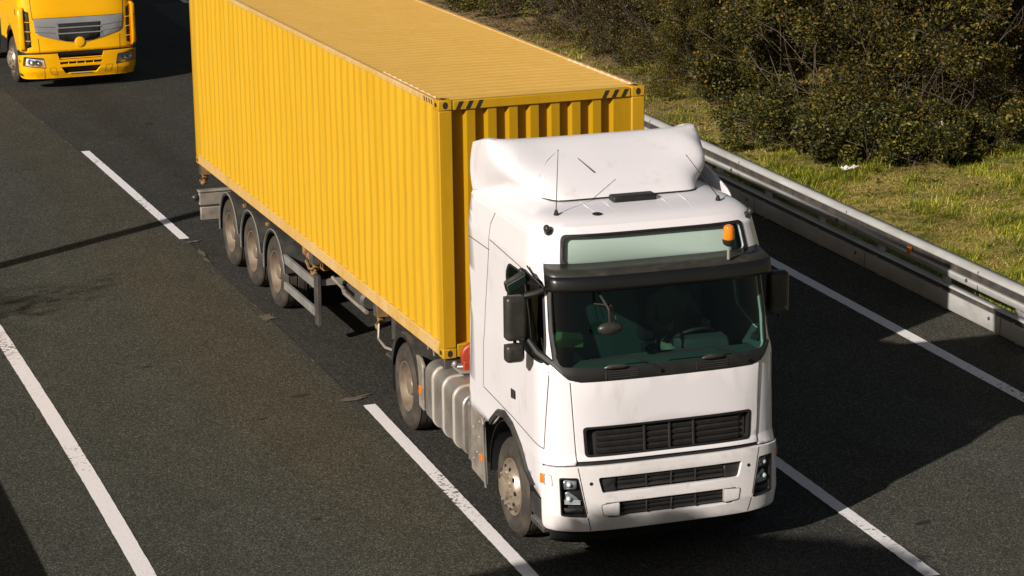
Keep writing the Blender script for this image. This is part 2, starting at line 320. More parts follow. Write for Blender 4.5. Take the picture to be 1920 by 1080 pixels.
class Shell:
    """outer skin of a cab: horizontal sections are superellipse noses running into flat sides; v is metres along the section from the centre line"""
    def __init__(s, PZ, PF, PW, D, n):
        s.PZ, s.PF, s.PW, s.D, s.n = PZ, PF, PW, D, n
        wref = max(PW); K = 800; s.al = [0.]; s.aa = [0.]; px, py = 0., 0.
        for i in range(1, K+1):
            a = i/K; x = wref*math.sin(a*math.pi/2)**(2/n); y = D*(1-max(0, math.cos(a*math.pi/2))**(2/n))
            s.al.append(s.al[-1]+math.hypot(x-px, y-py)); s.aa.append(a); px, py = x, y
        s.v1 = s.al[-1]
    @staticmethod
    def lerp(x, X, Y):
        if x <= X[0]: return Y[0]
        for i in range(1, len(X)):
            if x <= X[i]: return Y[i-1]+(Y[i]-Y[i-1])*(x-X[i-1])/(X[i]-X[i-1])
        return Y[-1]
    def P(s, v, z):
        f, w = s.lerp(z, s.PZ, s.PF), s.lerp(z, s.PZ, s.PW); a = abs(v); sg = 1 if v >= 0 else -1
        if a >= s.v1: return Vector((sg*w, f+s.D+a-s.v1, z))
        lo, hi = 0, len(s.al)-1
        while hi-lo > 1:
            md = (lo+hi)//2
            if s.al[md] <= a: lo = md
            else: hi = md
        t = s.aa[lo]+(s.aa[hi]-s.aa[lo])*(a-s.al[lo])/max(1e-9, s.al[hi]-s.al[lo]); th = t*math.pi/2
        return Vector((sg*w*math.sin(th)**(2/s.n), f+s.D*(1-max(0, math.cos(th))**(2/s.n)), z))
    def nrm(s, v, z):
        e = .012; a = s.P(v+e, z)-s.P(v-e, z); b = s.P(v, z+e)-s.P(v, z-e); return a.cross(b).normalized()
    def at(s, v, z, off=0): return s.P(v, z)+s.nrm(v, z)*off
    def patch(s, poly, name, mat, parent, off=.004, thick=.01, holes=(), bevel=0, dv=.06, offf=None):
        bm = bmesh.new(); f = bm.faces.new([bm.verts.new((p[0], p[1], 0)) for p in poly])
        if f.normal.z < 0: f.normal_flip()
        bm.normal_update()
        if bm.faces[:][0].normal.z < 0: bmesh.ops.reverse_faces(bm, faces=bm.faces[:])
        bmesh.ops.triangulate(bm, faces=bm.faces[:])
        def cut(co, no): bmesh.ops.bisect_plane(bm, geom=bm.verts[:]+bm.edges[:]+bm.faces[:], plane_co=co, plane_no=no, dist=1e-6)
        def inside(h, c):
            return all((h[(i+1) % len(h)][0]-h[i][0])*(c.y-h[i][1])-(h[(i+1) % len(h)][1]-h[i][1])*(c.x-h[i][0]) > -1e-9 for i in range(len(h)))
        for h in holes:
            for i in range(len(h)):
                a, b = h[i], h[(i+1) % len(h)]
                # cut only the faces near the hole so far panels stay simple
                xs = [q[0] for q in h]; lo, hi = min(xs)-.05, max(xs)+.05
                fs = [q for q in bm.faces if max(w.co.x for w in q.verts) > lo and min(w.co.x for w in q.verts) < hi]
                g = set(fs); [g.update(q.verts) or g.update(q.edges) for q in fs]
                bmesh.ops.bisect_plane(bm, geom=list(g), plane_co=(a[0], a[1], 0), plane_no=(b[1]-a[1], a[0]-b[0], 0), dist=1e-6)
            bmesh.ops.delete(bm, geom=[q for q in bm.faces if inside(h, q.calc_center_median())], context='FACES')
        xs = [v.co.x for v in bm.verts]; zs = [v.co.y for v in bm.verts]
        k = math.ceil(min(xs)/dv)
        while k*dv < max(xs):
            if abs(k*dv) <= s.v1+.001: cut((k*dv, 0, 0), (1, 0, 0))
            k += 1
        if max(abs(q) for q in xs) > s.v1+.3:
            for sg in (1, -1):
                for k in range(1, 12):
                    q = sg*(s.v1+k*.2)
                    if min(xs) < q < max(xs): cut((q, 0, 0), (1, 0, 0))
            for k in range(3, 30):
                if min(zs)+.01 < k*.12+.013 < max(zs)-.01: cut((0, k*.12+.013, 0), (0, 1, 0))
        for z in s.PZ:
            if min(zs)+.002 < z < max(zs)-.002: cut((0, z, 0), (0, 1, 0))
        for v in bm.verts:
            a, z = v.co.x, v.co.y; o_ = off if offf is None else offf(a, z)
            v.co = s.at(a, z, o_) if o_ else s.P(a, z)
        bmesh.ops.remove_doubles(bm, verts=bm.verts[:], dist=1e-5)
        bmesh.ops.dissolve_degenerate(bm, edges=bm.edges[:], dist=1e-5)
        me = bpy.data.meshes.new(name); bm.to_mesh(me); bm.free()
        o = link(name, me, mat, parent, 0, 40)
        if thick:
            q = o.modifiers.new('solid', 'SOLIDIFY'); q.thickness = thick; q.offset = -1; q.use_even_offset = False
            if isinstance(mat, (list, tuple)): q.material_offset = 1; q.material_offset_rim = 0
        if bevel:
            b = o.modifiers.new('bevel', 'BEVEL'); b.width = bevel; b.segments = 2; b.limit_method = 'ANGLE'; b.angle_limit = R(50)
        return o
    def line(s, mb, pts, w=.008, off=.003):
        """a shut line: thin raised strip along (v,z) points"""
        P = []
        for i in range(len(pts)-1):
            n = max(1, int(math.hypot(pts[i+1][0]-pts[i][0], pts[i+1][1]-pts[i][1])/.06))
            for k in range(n): t = k/n; P.append((pts[i][0]+(pts[i+1][0]-pts[i][0])*t, pts[i][1]+(pts[i+1][1]-pts[i][1])*t))
        P.append(pts[-1]); vs = []
        for i, p in enumerate(P):
            a, b = P[max(0, i-1)], P[min(len(P)-1, i+1)]; d = Vector((b[0]-a[0], b[1]-a[1])).normalized(); nx, nz = -d.y*w/2, d.x*w/2
            vs += [s.at(p[0]+nx, p[1]+nz, off), s.at(p[0]-nx, p[1]-nz, off)]
        mb.add(vs, [(2*i, 2*i+1, 2*i+3, 2*i+2) for i in range(len(P)-1)])
# ================================================================== THE SETTING
def sheet(name, mat, pts, z, lab=None):
    mb = MB(); mb.add([(x, y, z) for x, y in pts], [tuple(range(len(pts)))]); o = mb.build(name, mat, smooth=False); return tag(o, kind='structure')
def ribbon(name, mat, rows, z):
    """rows of (y, x_left, x_right)"""
    mb = MB(); vs = []
    for y, a, b in rows: vs += [(a, y, z), (b, y, z)]
    mb.add(vs, [(2*i, 2*i+1, 2*i+3, 2*i+2) for i in range(len(rows)-1)]); return mb
def seam_x(y):
    return -.30 if y < 11 else -.30-.020*(y-11)-.0006*(y-11)**2
sheet('ground', 'soil', [(-400, -300), (400, -300), (400, 900), (-400, 900)], -.06)
rows = [(y, -6.9, 8.62+.02*(y-5)) for y in range(-60, 301, 10)]
tag(ribbon('road', 'road', rows, 0).build('road', 'road', smooth=False), kind='structure')
rows = []
y = -60.
while y < 200:
    rows.append((y, -6.85, seam_x(y)+.02*noise.noise((y*1.7, 3, 0))+.012*noise.noise((y*7, 1, 0)))); y += .12 if -8 < y < 32 else 3
tag(ribbon('slow_lane', 'lane', rows, .004).build('slow_lane', 'lane', smooth=False), kind='structure')
tag(ribbon('fast_lane', 'fast', [(y, 3.40+.04*(y+1.4)+.012*noise.noise((y*2., 5, 0)), 8.61+.02*(y-5)) for y in [-60+.25*i for i in range(400)]], .004).build('fast_lane', 'fast', smooth=False), kind='structure')
rows = []; y = -10.
while y < 34:
    c = seam_x(y)+.02*noise.noise((y*1.7, 3, 0)); w = .018+.022*max(0, noise.noise((y*1.1, 9, 0)))
    rows.append((y, c-w, c+w*.8)); y += .1
tag(ribbon('lane_joint', 'seam', rows, .007).build('lane_joint', 'seam', smooth=False), kind='structure')
def marking(name, y0, y1, xc, w, z=.011):
    rows = []; y = y0; st = .05 if (y1-y0) < 12 else .12
    while y <= y1+1e-6:
        j = .006*noise.noise((y*9, xc(0)*3, 1)); k = .006*noise.noise((y*9, xc(0)*3, 7)); c = xc(y)
        rows.append((y, c-w/2+j, c+w/2+k)); y += st
    return tag(ribbon(name, 'paint', rows, z).build(name, 'paint', smooth=False), kind='structure')
xl = lambda y: -3.90 + (.012*(y-2) if y > 2 else .012*(y-2))
marking('edge_line', -20, 32, lambda y: -3.86-.0016*(y-3)**2*(1 if y < 3 else .5), .19)
xd = lambda y: -.20+.033*min(0, y-2.3)-(.0 if y < 3 else .011*(y-3))-.0004*max(0, y-12)**2
for a, b in ((-15.6, -7.5), (-5.9, 2.32), (11.95, 19.8), (29.4, 37)): marking('lane_dash', a, b, xd, .155)
xr = lambda y: 3.39+.040*(y+1.4)
for a, b in ((-22.5, -14.8), (-5.28, 2.6), (12, 20)): marking('lane_dash', a, b, xr, .16)
marking('lane_dash', 39.6, 48, lambda y: 6.02+.05*(y-40), .16)
marking('edge_line', -30, 60, lambda y: 7.27+.036*(y-1), .19)

def blotch(name, mat, x, y, a, b, ang, z, seed):
    mb = MB(); n = 40; vs = []
    for i in range(n):
        t = 2*math.pi*i/n; q = 1+.9*noise.noise((math.cos(t)*2.6+seed, math.sin(t)*2.6, seed)); u, w = a*q*math.cos(t), b*q*math.sin(t)
        vs.append((x+u*math.cos(ang)-w*math.sin(ang), y+u*math.sin(ang)+w*math.cos(ang), z))
    mb.add(vs, [tuple(range(n))]); tag(mb.build(name, mat, smooth=False), kind='structure')
for i, (x, y, a, b, an) in enumerate(((-.30, 6.75, .16, .09, 1.4), (-.30, 2.62, .20, .07, .3), (-.22, 11.7, .12, .05, .2), (-.27, 10.9, .20, .04, 1.5), (-.30, 10.4, .14, .03, 1.6))): blotch('sand_patch', 'sand', x, y, a, b, an, .0145, i)
for i, (x, y, a, b, an) in enumerate(((-.87, 3.0, .10, .04, .3), (-1.55, 2.25, .06, .03, .2), (-2.35, 5.0, .05, .03, .5), (-1.9, -1.4, .05, .03, 0), (1.3, 22.2, .1, .05, .3), (3.9, -3.9, .08, .05, .4))): blotch('road_stain', 'oil', x, y, a, b, an, .009, i+20)

def verge_z(x, y):
    d = x-(8.62+.02*(y-5))
    return max(-.05, .02+.02*min(d, 4)+max(0, d-4)*.05+.05*noise.noise((x*.7, y*.7, 0))*min(1, max(0, d)))-(.05 if d < .05 else 0)
mb = MB(); nx, ny = 90, 150; vs = []
for j in range(ny+1):
    yy = -25+95*j/ny
    for i in range(nx+1):
        d = 55*(i/nx)**1.6; xx = 8.56+.02*(yy-5)+d; vs.append((xx, yy, verge_z(xx, yy)))
mb.add(vs, [(j*(nx+1)+i, j*(nx+1)+i+1, (j+1)*(nx+1)+i+1, (j+1)*(nx+1)+i) for j in range(ny) for i in range(nx)])
tag(mb.build('verge', 'soil'), kind='structure')
sheet('shoulder', 'soil', [(-40, -60), (-6.88, -60), (-6.88, 200), (-40, 200)], -.02)

# grass: tufts of bent blades, dense at the foot of the rail and thin on bare soil
mb = MB(); rg = random.Random(3)
def blade(x, y, z, h, w, a, lean):
    dx, dy = math.cos(a), math.sin(a); nx_, ny_ = -dy*w, dx*w
    p = [(x-nx_, y-ny_, z), (x+nx_, y+ny_, z), (x+dx*lean*.4+nx_*.7, y+dy*lean*.4+ny_*.7, z+h*.6), (x+dx*lean*.4-nx_*.7, y+dy*lean*.4-ny_*.7, z+h*.6), (x+dx*lean, y+dy*lean, z+h)]
    mb.add(p, [(0, 1, 2, 3), (3, 2, 4)])
def tuft_field(n, seed, thresh, kind):
    k = 0
    while k < n:
        yy = rg.uniform(-3, 30); d = rg.uniform(.02, 8.0); xx = 8.6+.02*(yy-5)+d
        if yy > 17 and rg.random() < .6: continue
        dens = noise.noise((xx*.45, yy*.45, seed))*.7+noise.noise((xx*1.3, yy*1.3, seed+7))*.7+noise.noise((xx*3.2, yy*3.2, seed+3))*.5
        if dens < rg.uniform(*thresh): continue
        k += 1; z = verge_z(xx, yy)-.01; tall = rg.random() < .12*(1+2*max(0, dens))
        for _ in range(rg.randint(5, 9)):
            if kind == 'green':
                h = rg.uniform(.10, .19) if tall else rg.uniform(.03, .085); blade(xx+rg.gauss(0, .04), yy+rg.gauss(0, .04), z, h, rg.uniform(.004, .008), rg.uniform(0, 6.28), h*rg.uniform(.4, 1.3))
            else:
                h = rg.uniform(.015, .06); blade(xx+rg.gauss(0, .07), yy+rg.gauss(0, .07), z, h, rg.uniform(.004, .009), rg.uniform(0, 6.28), rg.uniform(.05, .16))
tuft_field(19000, 5, (-.1, .4), 'green')
tag(mb.build('grass', 'grass', smooth=False, recalc=False), kind='stuff')['label'] = 'patchy green grass tufts between the guard rail and the thicket'
mb = MB(); tuft_field(26000, 15, (-1.1, .1), 'dry')
tag(mb.build('dry_grass', 'straw', smooth=False, recalc=False), kind='stuff')['label'] = 'flattened straw coloured grass between the green tufts'

# ---- bushes
def bush_meshes(seed, n_leaf, size, rx, rz, clumps, nstem, leafmat, sparse=0):
    rg = random.Random(seed); fo = MB(); st = MB(); cl = []
    for _ in range(clumps):
        a = rg.uniform(0, 6.28); q = rg.random()**.5; zz = rg.uniform(.08, 1)
        rr = rx*(1-.55*zz**2)*q; cl.append((rr*math.cos(a), rr*math.sin(a), zz*rz, rg.uniform(.24, .56)*rx*.50))
    for i in range(n_leaf):
        c = cl[rg.randrange(len(cl))]; d = Vector((rg.gauss(0, 1), rg.gauss(0, 1), rg.gauss(0, 1))).normalized(); q = c[3]*(rg.random()**.4)*(1.25 if rg.random() < .1 else 1)
        p = Vector(c[:3])+Vector((d.x*q, d.y*q, d.z*q*.9))
        if p.z < .03: p.z = .03+rg.random()*.2
        s_ = size*rg.uniform(.45, 1.5); u = Vector((rg.gauss(0, 1), rg.gauss(0, 1), rg.gauss(0, .7))).normalized(); w = u.cross(Vector((rg.gauss(0, 1), rg.gauss(0, 1), rg.gauss(0, 1)))).normalized()
        fo.add([p-u*s_, p+w*s_*.5, p+u*s_, p-w*s_*.5], [(0, 1, 2, 3)])
    for i in range(nstem):
        a = rg.uniform(0, 6.28); q = rg.uniform(0, .5)*rx; p = Vector((q*math.cos(a), q*math.sin(a), -.1)); d = Vector((math.cos(a)*rg.uniform(.1, .9), math.sin(a)*rg.uniform(.1, .9), 1)).normalized()
        pts = [p.copy()]; L = rz*rg.uniform(.7, 1.15)
        for k in range(7): d = (d+Vector((rg.gauss(0, .22), rg.gauss(0, .22), rg.gauss(-.05, .16)))).normalized(); p = p+d*L/7; pts.append(p.copy())
        r0 = rg.uniform(.006, .014)
        st.tube(pts, [r0*(1-.8*k/7) for k in range(8)], 4, False)
        for k in range(2, 7):
            e = pts[k].copy(); dd = Vector((rg.gauss(0, 1), rg.gauss(0, 1), rg.gauss(.2, .6))).normalized(); tw = [e.copy()]
            for _ in range(4): dd = (dd+Vector((rg.gauss(0, .3), rg.gauss(0, .3), rg.gauss(-.08, .25)))).normalized(); e = e+dd*rg.uniform(.15, .34); tw.append(e.copy())
            st.tube(tw, [.006, .005, .005, .004, .002], 3, False)
    return fo, st
def make_bush(name, label, cat, spec, leafmat):
    t = thing(name, label, cat, group='bushes of the roadside thicket')
    fo, st = bush_meshes(*spec)
    fo.build('foliage', leafmat, t, smooth=False, recalc=False); st.build('stem', 'twig', t, recalc=False); return t
BA = (21, 62000, .036, 2.6, 5.2, 60, 16, 'a'); BB = (22, 42000, .032, 2.6, 4.8, 52, 26, 'b'); BC = (23, 15000, .034, 1.45, 1.15, 26, 10, 'c'); BD = (24, 32000, .058, 2.2, 5.0, 40, 12, 'd')
pa = make_bush('bush', 'tall olive bush with yellowing leaves right behind the cab roof', 'bush', BA, 'leafA')
pb = make_bush('bush', 'bare brown bush full of twigs in the right corner', 'bush', BB, 'leafB')
pc = make_bush('low_bush', 'low green bush at the foot of the thicket by the red and white litter', 'bush', BC, 'leafC')
pd = make_bush('bush', 'bright green leafy bush beyond the container roof', 'bush', BD, 'leafC')
spots = [  # proto, x, y, rot, scale, label
 (pa, 13.3, 16.6, .3, 1.0, None),
 (pa, 14.9, 20.6, 1.9, 1.08, 'tall olive bush standing between the gap above the container and the nearer olive bush'),
 (pa, 13.7, 13.9, 3.1, .90, 'rounded olive bush behind the red and white litter'),
 (pa, 17.4, 17.2, 4.4, 1.1, 'tall olive bush at the top edge, left of the bare brown bushes'),
 (pa, 17.2, 23.5, 5.3, 1.15, 'tall olive bush at the back of the thicket, top edge behind the cab'),
 (pa, 20.5, 21.0, .9, 1.2, 'tall olive bush at the back of the thicket, top right'),
 (pb, 17.0, 14.8, .0, 1.0, None),
 (pb, 16.3, 13.9, 2.2, .72, 'small bare brown bush with white paper caught at its foot'),
 (pb, 19.6, 16.5, 4.0, 1.05, 'bare brown bush at the right edge, behind the corner one'),
 (pb, 21.5, 18.5, 1.2, 1.15, 'farthest bare brown bush, top right corner'),
 (pb, 14.0, 24.5, 3.0, .8, 'brown twiggy bush at the edge of the leafy clearing above the container'),
 (pc, 12.0, 12.9, 0, .95, None),
 (pc, 13.0, 12.3, 1.3, .85, 'low green bush between the litter and the bare brown bush'),
 (pc, 11.2, 14.9, 2.2, .85, 'low green bush nearest the roof deflector of the white truck'),
 (pc, 16.9, 13.4, 4.1, .8, 'low green bush at the right edge below the bare brown bushes'),
 (pc, 12.6, 19.0, .4, .8, 'low green bush beside the far top corner of the container'),
 (pc, 14.3, 12.4, 2.9, .6, 'smallest low green bush on the grass below the white paper'),
 (pa, 12.9, 21.6, 2.4, .62, 'small olive bush on the strip of ground above the far top corner of the container'),
 (pa, 13.6, 25.6, 5.9, .70, 'olive bush right of the nearer tree trunk above the container'),
 (pb, 12.6, 29.5, 5.1, .62, 'small brown twiggy bush left of the tree trunks'),
 (pb, 15.6, 33.5, 2.6, .95, 'brown twiggy bush at the top edge between the tree trunks and the green bushes'),
 (pb, 12.5, 24.3, 1.1, .52, 'knee high brown twiggy bush nearest the container roof on the littered ground'),
 (pa, 12.2, 20.0, 4.0, .42, 'smallest olive bush, low beside the far top corner of the container'),
 (pb, 13.2, 27.4, 3.9, .60, 'brown twiggy bush growing against the nearer tree trunk'),
 (pd, 12.9, 33.6, 2.2, .62, 'small bright green bush left of the tree trunks at the top edge'),
 (pd, 15.2, 29.5, 0, .9, None),
 (pd, 13.6, 36.5, 1.7, 1.0, 'bright green leafy bush at the very top, left of the tree trunks'),
 (pd, 18.0, 31.0, 3.6, 1.15, 'bright green leafy bush at the top edge behind the tree trunks'),
 (pd, 17.0, 39.5, 5.0, 1.2, 'farthest bright green bush beyond the end of the container roof'),
]
seen = set()
for pr, x, y, rz, sc, lab in spots:
    o = pr if pr.name not in seen else copy_tree(pr)
    seen.add(pr.name); o.location = (x, y, verge_z(x, y)-.05); o.rotation_euler = (0, 0, rz); o.scale = (sc,)*3
    if lab: o['label'] = lab
# leaf litter under the thicket
mb = MB(); rg = random.Random(12)
for _ in range(9000):
    xx, yy = rg.uniform(9.6, 18), rg.uniform(10, 40); 
    if noise.noise((xx*.5, yy*.5, 2)) < rg.uniform(-.5, .4): continue
    z = verge_z(xx, yy)+rg.uniform(.01, .05); s_ = rg.uniform(.025, .05); a = rg.uniform(0, 6.28); tl = rg.uniform(-.6, .6)
    u = Vector((math.cos(a), math.sin(a), tl))*s_; w = Vector((-math.sin(a), math.cos(a), rg.uniform(-.4, .4)))*s_*.6
    p = Vector((xx, yy, z)); mb.add([p-u, p+w, p+u, p-w], [(0, 1, 2, 3)])
lt = mb.build('leaf_litter', 'leafB', smooth=False, recalc=False); tag(lt, kind='stuff'); lt['label'] = 'brown fallen leaves under the bushes'
# trees with trunks at the back of the clearing
def make_tree(x, y, label, seed, h=9, lean=(.1, .0), r=.16, leaf='leafC', nleaf=9000, group='trees behind the clearing', cz=.55):
    rg = random.Random(seed); t = thing('tree', label, 'tree', (x, y, verge_z(x, y) if x > 8.6 else 0), group=group)
    tr = MB(); fo = MB(); pts = [Vector((lean[0]*k*h/8+rg.gauss(0, .05), lean[1]*k*h/8+rg.gauss(0, .05), h*k/8-.1)) for k in range(9)]
    tr.tube(pts, [r*(1.25-.11*k*1.0) if k else r*1.5 for k in range(9)], 9, False); tips = []
    for k in range(4, 9):
        for _ in range(3):
            d = Vector((rg.gauss(0, 1), rg.gauss(0, 1), rg.uniform(.1, .8))).normalized(); e = pts[k].copy(); b = [e.copy()]
            for q in range(5): d = (d+Vector((rg.gauss(0, .2), rg.gauss(0, .2), rg.gauss(.03, .15)))).normalized(); e = e+d*h*.06; b.append(e.copy())
            tr.tube(b, [r*.35*(1-.17*q) for q in range(6)], 5, False); tips += b[2:]
    for _ in range(nleaf):
        c = tips[rg.randrange(len(tips))]; p = c+Vector((rg.gauss(0, .35), rg.gauss(0, .35), rg.gauss(0, .3))); s_ = .075*rg.uniform(.6, 1.3)
        u = Vector((rg.gauss(0, 1), rg.gauss(0, 1), rg.gauss(0, .7))).normalized()*s_; w = u.cross(Vector((rg.gauss(0, 1), rg.gauss(0, 1), rg.gauss(0, 1)))).normalized()*s_*.5
        fo.add([p-u, p+w, p+u, p-w], [(0, 1, 2, 3)])
    tr.build('trunk', 'bark', t, recalc=False); fo.build('crown', leaf, t, smooth=False, recalc=False); return t
make_tree(14.6, 27.9, 'dark tree trunk on the leaf strewn clearing, nearer of the two', 41, 8.5, (.02, .02), .20)
make_tree(13.6, 31.0, 'thinner dark tree trunk behind the nearer one above the container', 42, 8, (-.03, .03), .14)
make_tree(-15.1, 2.4, 'roadside tree outside the picture whose twigs shade the left lane', 43, 5.2, (.03, 0), .11, nleaf=6500, group=None)

# fallen branch, litter
mb = MB(); mb.tube([(12.6, 11.9, .10), (12.85, 12.1, .36), (13.15, 12.3, .52), (13.55, 12.4, .58), (13.95, 12.5, .55)], [.02, .018, .016, .012, .007], 6)
mb.tube([(13.15, 12.3, .52), (13.1, 12.5, .8), (13.3, 12.8, 1.1)], [.012, .009, .005], 5)
tag(mb.build('branch', 'twig'), 'bent dead branch sticking out below the white paper', 'branch')
def crumple(name, mat, x, y, z, sx, sy, sz, seed, label):
    rg = random.Random(seed); mb = MB(); n = 7; vs = [(x+(i/n-.5)*sx, y+(j/n-.5)*sy, z+abs(noise.noise((i*.9, j*.9, seed)))*sz*1.6+rg.random()*sz*.3) for j in range(n+1) for i in range(n+1)]
    mb.add(vs, [(j*(n+1)+i, j*(n+1)+i+1, (j+1)*(n+1)+i+1, (j+1)*(n+1)+i) for j in range(n) for i in range(n)])
    o = mb.build(name, mat, smooth=False); q = o.modifiers.new('solid', 'SOLIDIFY'); q.thickness = .003; tag(o, label, 'litter'); return o
crumple('paper_scrap', 'paper', 13.62, 12.5, .62, .24, .2, .25, 2, 'crumpled white paper caught in the bare bush')
lt = crumple('wrapper', 'paper', 11.45, 12.0, .14, .36, .14, .07, 5, 'torn red and white wrapper on the grass at the edge of the thicket')
mb = MB(); mb.box(11.50, 11.62, 11.94, 12.0, .185, .20); mb.build('red_print', 'red', lt)
crumple('leaf_scrap', 'rust', 11.9, 7.6, .10, .12, .1, .06, 9, 'small orange brown scrap lying on the open grass')

# ---- guard rail
gr = thing('guard_rail', 'galvanised double guard rail between the road and the grass', 'guard rail', (8.40, 1.65, -.02), -math.atan(.034))
def sweep(prof, y0, y1, thick=.004):
    mb = MB(); n = len(prof); st = 4.; k = int((y1-y0)/st); vs = []
    for i in range(k+1):
        for x, z in prof: vs.append((x, y0+i*st, z))
    mb.add(vs, [(i*n+j, i*n+j+1, (i+1)*n+j+1, (i+1)*n+j) for i in range(k) for j in range(n-1)]); return mb
def rail(name, prof, mat='galv', par=gr):
    o = sweep(prof, -44, 76).build(name, mat, par, sharp=30); q = o.modifiers.new('solid', 'SOLIDIFY'); q.thickness = .004; return o
bm_ = rail('beam', [(.05, .835), (-.03, .825), (-.075, .795), (-.088, .77), (-.087, .755), (-.06, .748)])
rail('beam_groove_shade', [(-.055, .75), (-.03, .73), (-.03, .65), (-.055, .625)], 'chassis', bm_)  # dark strip painted in for the shaded line under the top lip
rail('beam_face', [(-.045, .642), (-.078, .63), (-.088, .61), (-.082, .56), (-.06, .53), (-.02, .515)], 'galv', bm_)
bm_ = rail('lower_plank', [(.03, .415), (-.045, .405), (-.062, .385), (-.05, .372)])
rail('plank_groove_shade', [(-.045, .374), (-.03, .36), (-.03, .32), (-.05, .30)], 'chassis', bm_)  # dark strip standing in for the shade below the plank's lip
rail('plank_face', [(-.042, .312), (-.062, .30), (-.064, .095), (-.05, .07), (-.02, .06)], 'galv', bm_)
pp = MB(); pp.prism([(.01, -.05), (.09, -.05), (.09, .05), (.082, .05), (.082, -.042), (.018, -.042), (.018, .05), (.01, .05)], -.3, .78, 'z'); pp.box(-.03, .012, -.04, .04, .60, .73); pp.box(-.045, .012, -.03, .03, .14, .32)
post = pp.build('post', 'galv', gr, loc=(0, 0, 0)); bl = MB(); bl.lathe([(0, 0), (0, .026), (.014, .022), (.016, 0)], 8); bolt = bl.build('bolt', 'chassis', gr, loc=(-.028, 0, .665)); bolt.scale = (-1, 1, 1)
for i in range(-16, 34):
    c = post.copy() if i else post
    if i: COL.objects.link(c)
    c.location = (0, i*2., 0)
for i in range(-8, 17):
    c = bolt.copy() if i else bolt
    if i: COL.objects.link(c)
    c.location = (-.09, i*4.+1.2, .61)
    c = bolt.copy(); COL.objects.link(c); c.location = (-.066, i*4.+.6, .23)
lj = MB(); lj.box(-.0915, -.086, -.006, .006, .54, .615); lj.box(-.0905, -.05, -.006, .006, .752, .80); lj = lj.build('lap_joint', 'chassis', gr); ll = MB(); ll.box(-.067, -.0635, -.006, .006, .08, .30); ll = ll.build('lap_joint', 'chassis', gr)
for i in range(-6, 12):
    for q in (lj, ll):
        c = q.copy() if i else q
        if i: COL.objects.link(c)
        c.location = (0, i*4.+(.9 if q is lj else .3), 0)
rf = MB(); rf.prism([(-.05, 0), (.05, 0), (.04, .10), (-.04, .10)], -.075, -.03, 'x'); rf = rf.build('reflector', 'amber', gr, .008)
rf.location = (-.02, 2.9, .60)
for yy in (-19.4, 28.6, 52.6): c = rf.copy(); COL.objects.link(c); c.location = (-.02, yy, .60)
# ---- things outside the frame that throw the shadows seen on the road
lp = thing('lamp_post', 'leaning street lamp post outside the picture on the left whose shadow crosses the lanes', 'lamp post', (-9.6, 7.05, 0))
mb = MB(); mb.tube([(0, 0, 0), (0, .57, 3), (.02, 1.14, 6), (.15, 1.56, 8.2), (.7, 1.6, 8.6)], [.17, .16, .15, .13, .08], 10); mb.build('pole', 'steel', lp)
mb = MB(); mb.box(.6, 1.3, 1.45, 1.75, 8.55, 8.68); mb.build('lamp_head', 'steel', lp, .04)
bw = thing('barrier', 'concrete barrier along the left edge of the road, outside the picture', 'barrier', (-6.72, 0, 0))
mb = MB(); mb.prism([(-.3, 0), (.3, 0), (.3, .08), (.12, .35), (.08, 1.05), (-.08, 1.05), (-.12, .35), (-.3, .08)], -45, 2.2, 'y'); mb.build('wall', 'concrete', bw, .02)
tr_ = thing('tree', 'dense round tree outside the picture shading the ground before the white truck', 'tree', (-11.33, -12.42, 0))
rg = random.Random(77); fo = MB()
for _ in range(60000):
    d = Vector((rg.gauss(0, 1), rg.gauss(0, 1), rg.gauss(0, 1))).normalized(); q = rg.random()**.12*(1+.03*noise.noise((d.x*3, d.y*3, d.z*3)))
    p = Vector((d.x*3.05*q, d.y*3.05*q, 5+d.z*2.78*q)); s_ = rg.uniform(.06, .11); u = Vector((rg.gauss(0, 1), rg.gauss(0, 1), rg.gauss(0, 1))).normalized(); w = u.cross(d).normalized()
    fo.add([p-u*s_, p+w*s_*.5, p+u*s_, p-w*s_*.5], [(0, 1, 2, 3)])
fo.build('crown', 'leafC', tr_, smooth=False, recalc=False); mb = MB(); mb.tube([(0, 0, -.1), (.1, 0, 1.2), (0, .1, 2.6), (.05, 0, 5)], [.26, .2, .17, .08], 9); mb.build('trunk', 'bark', tr_)
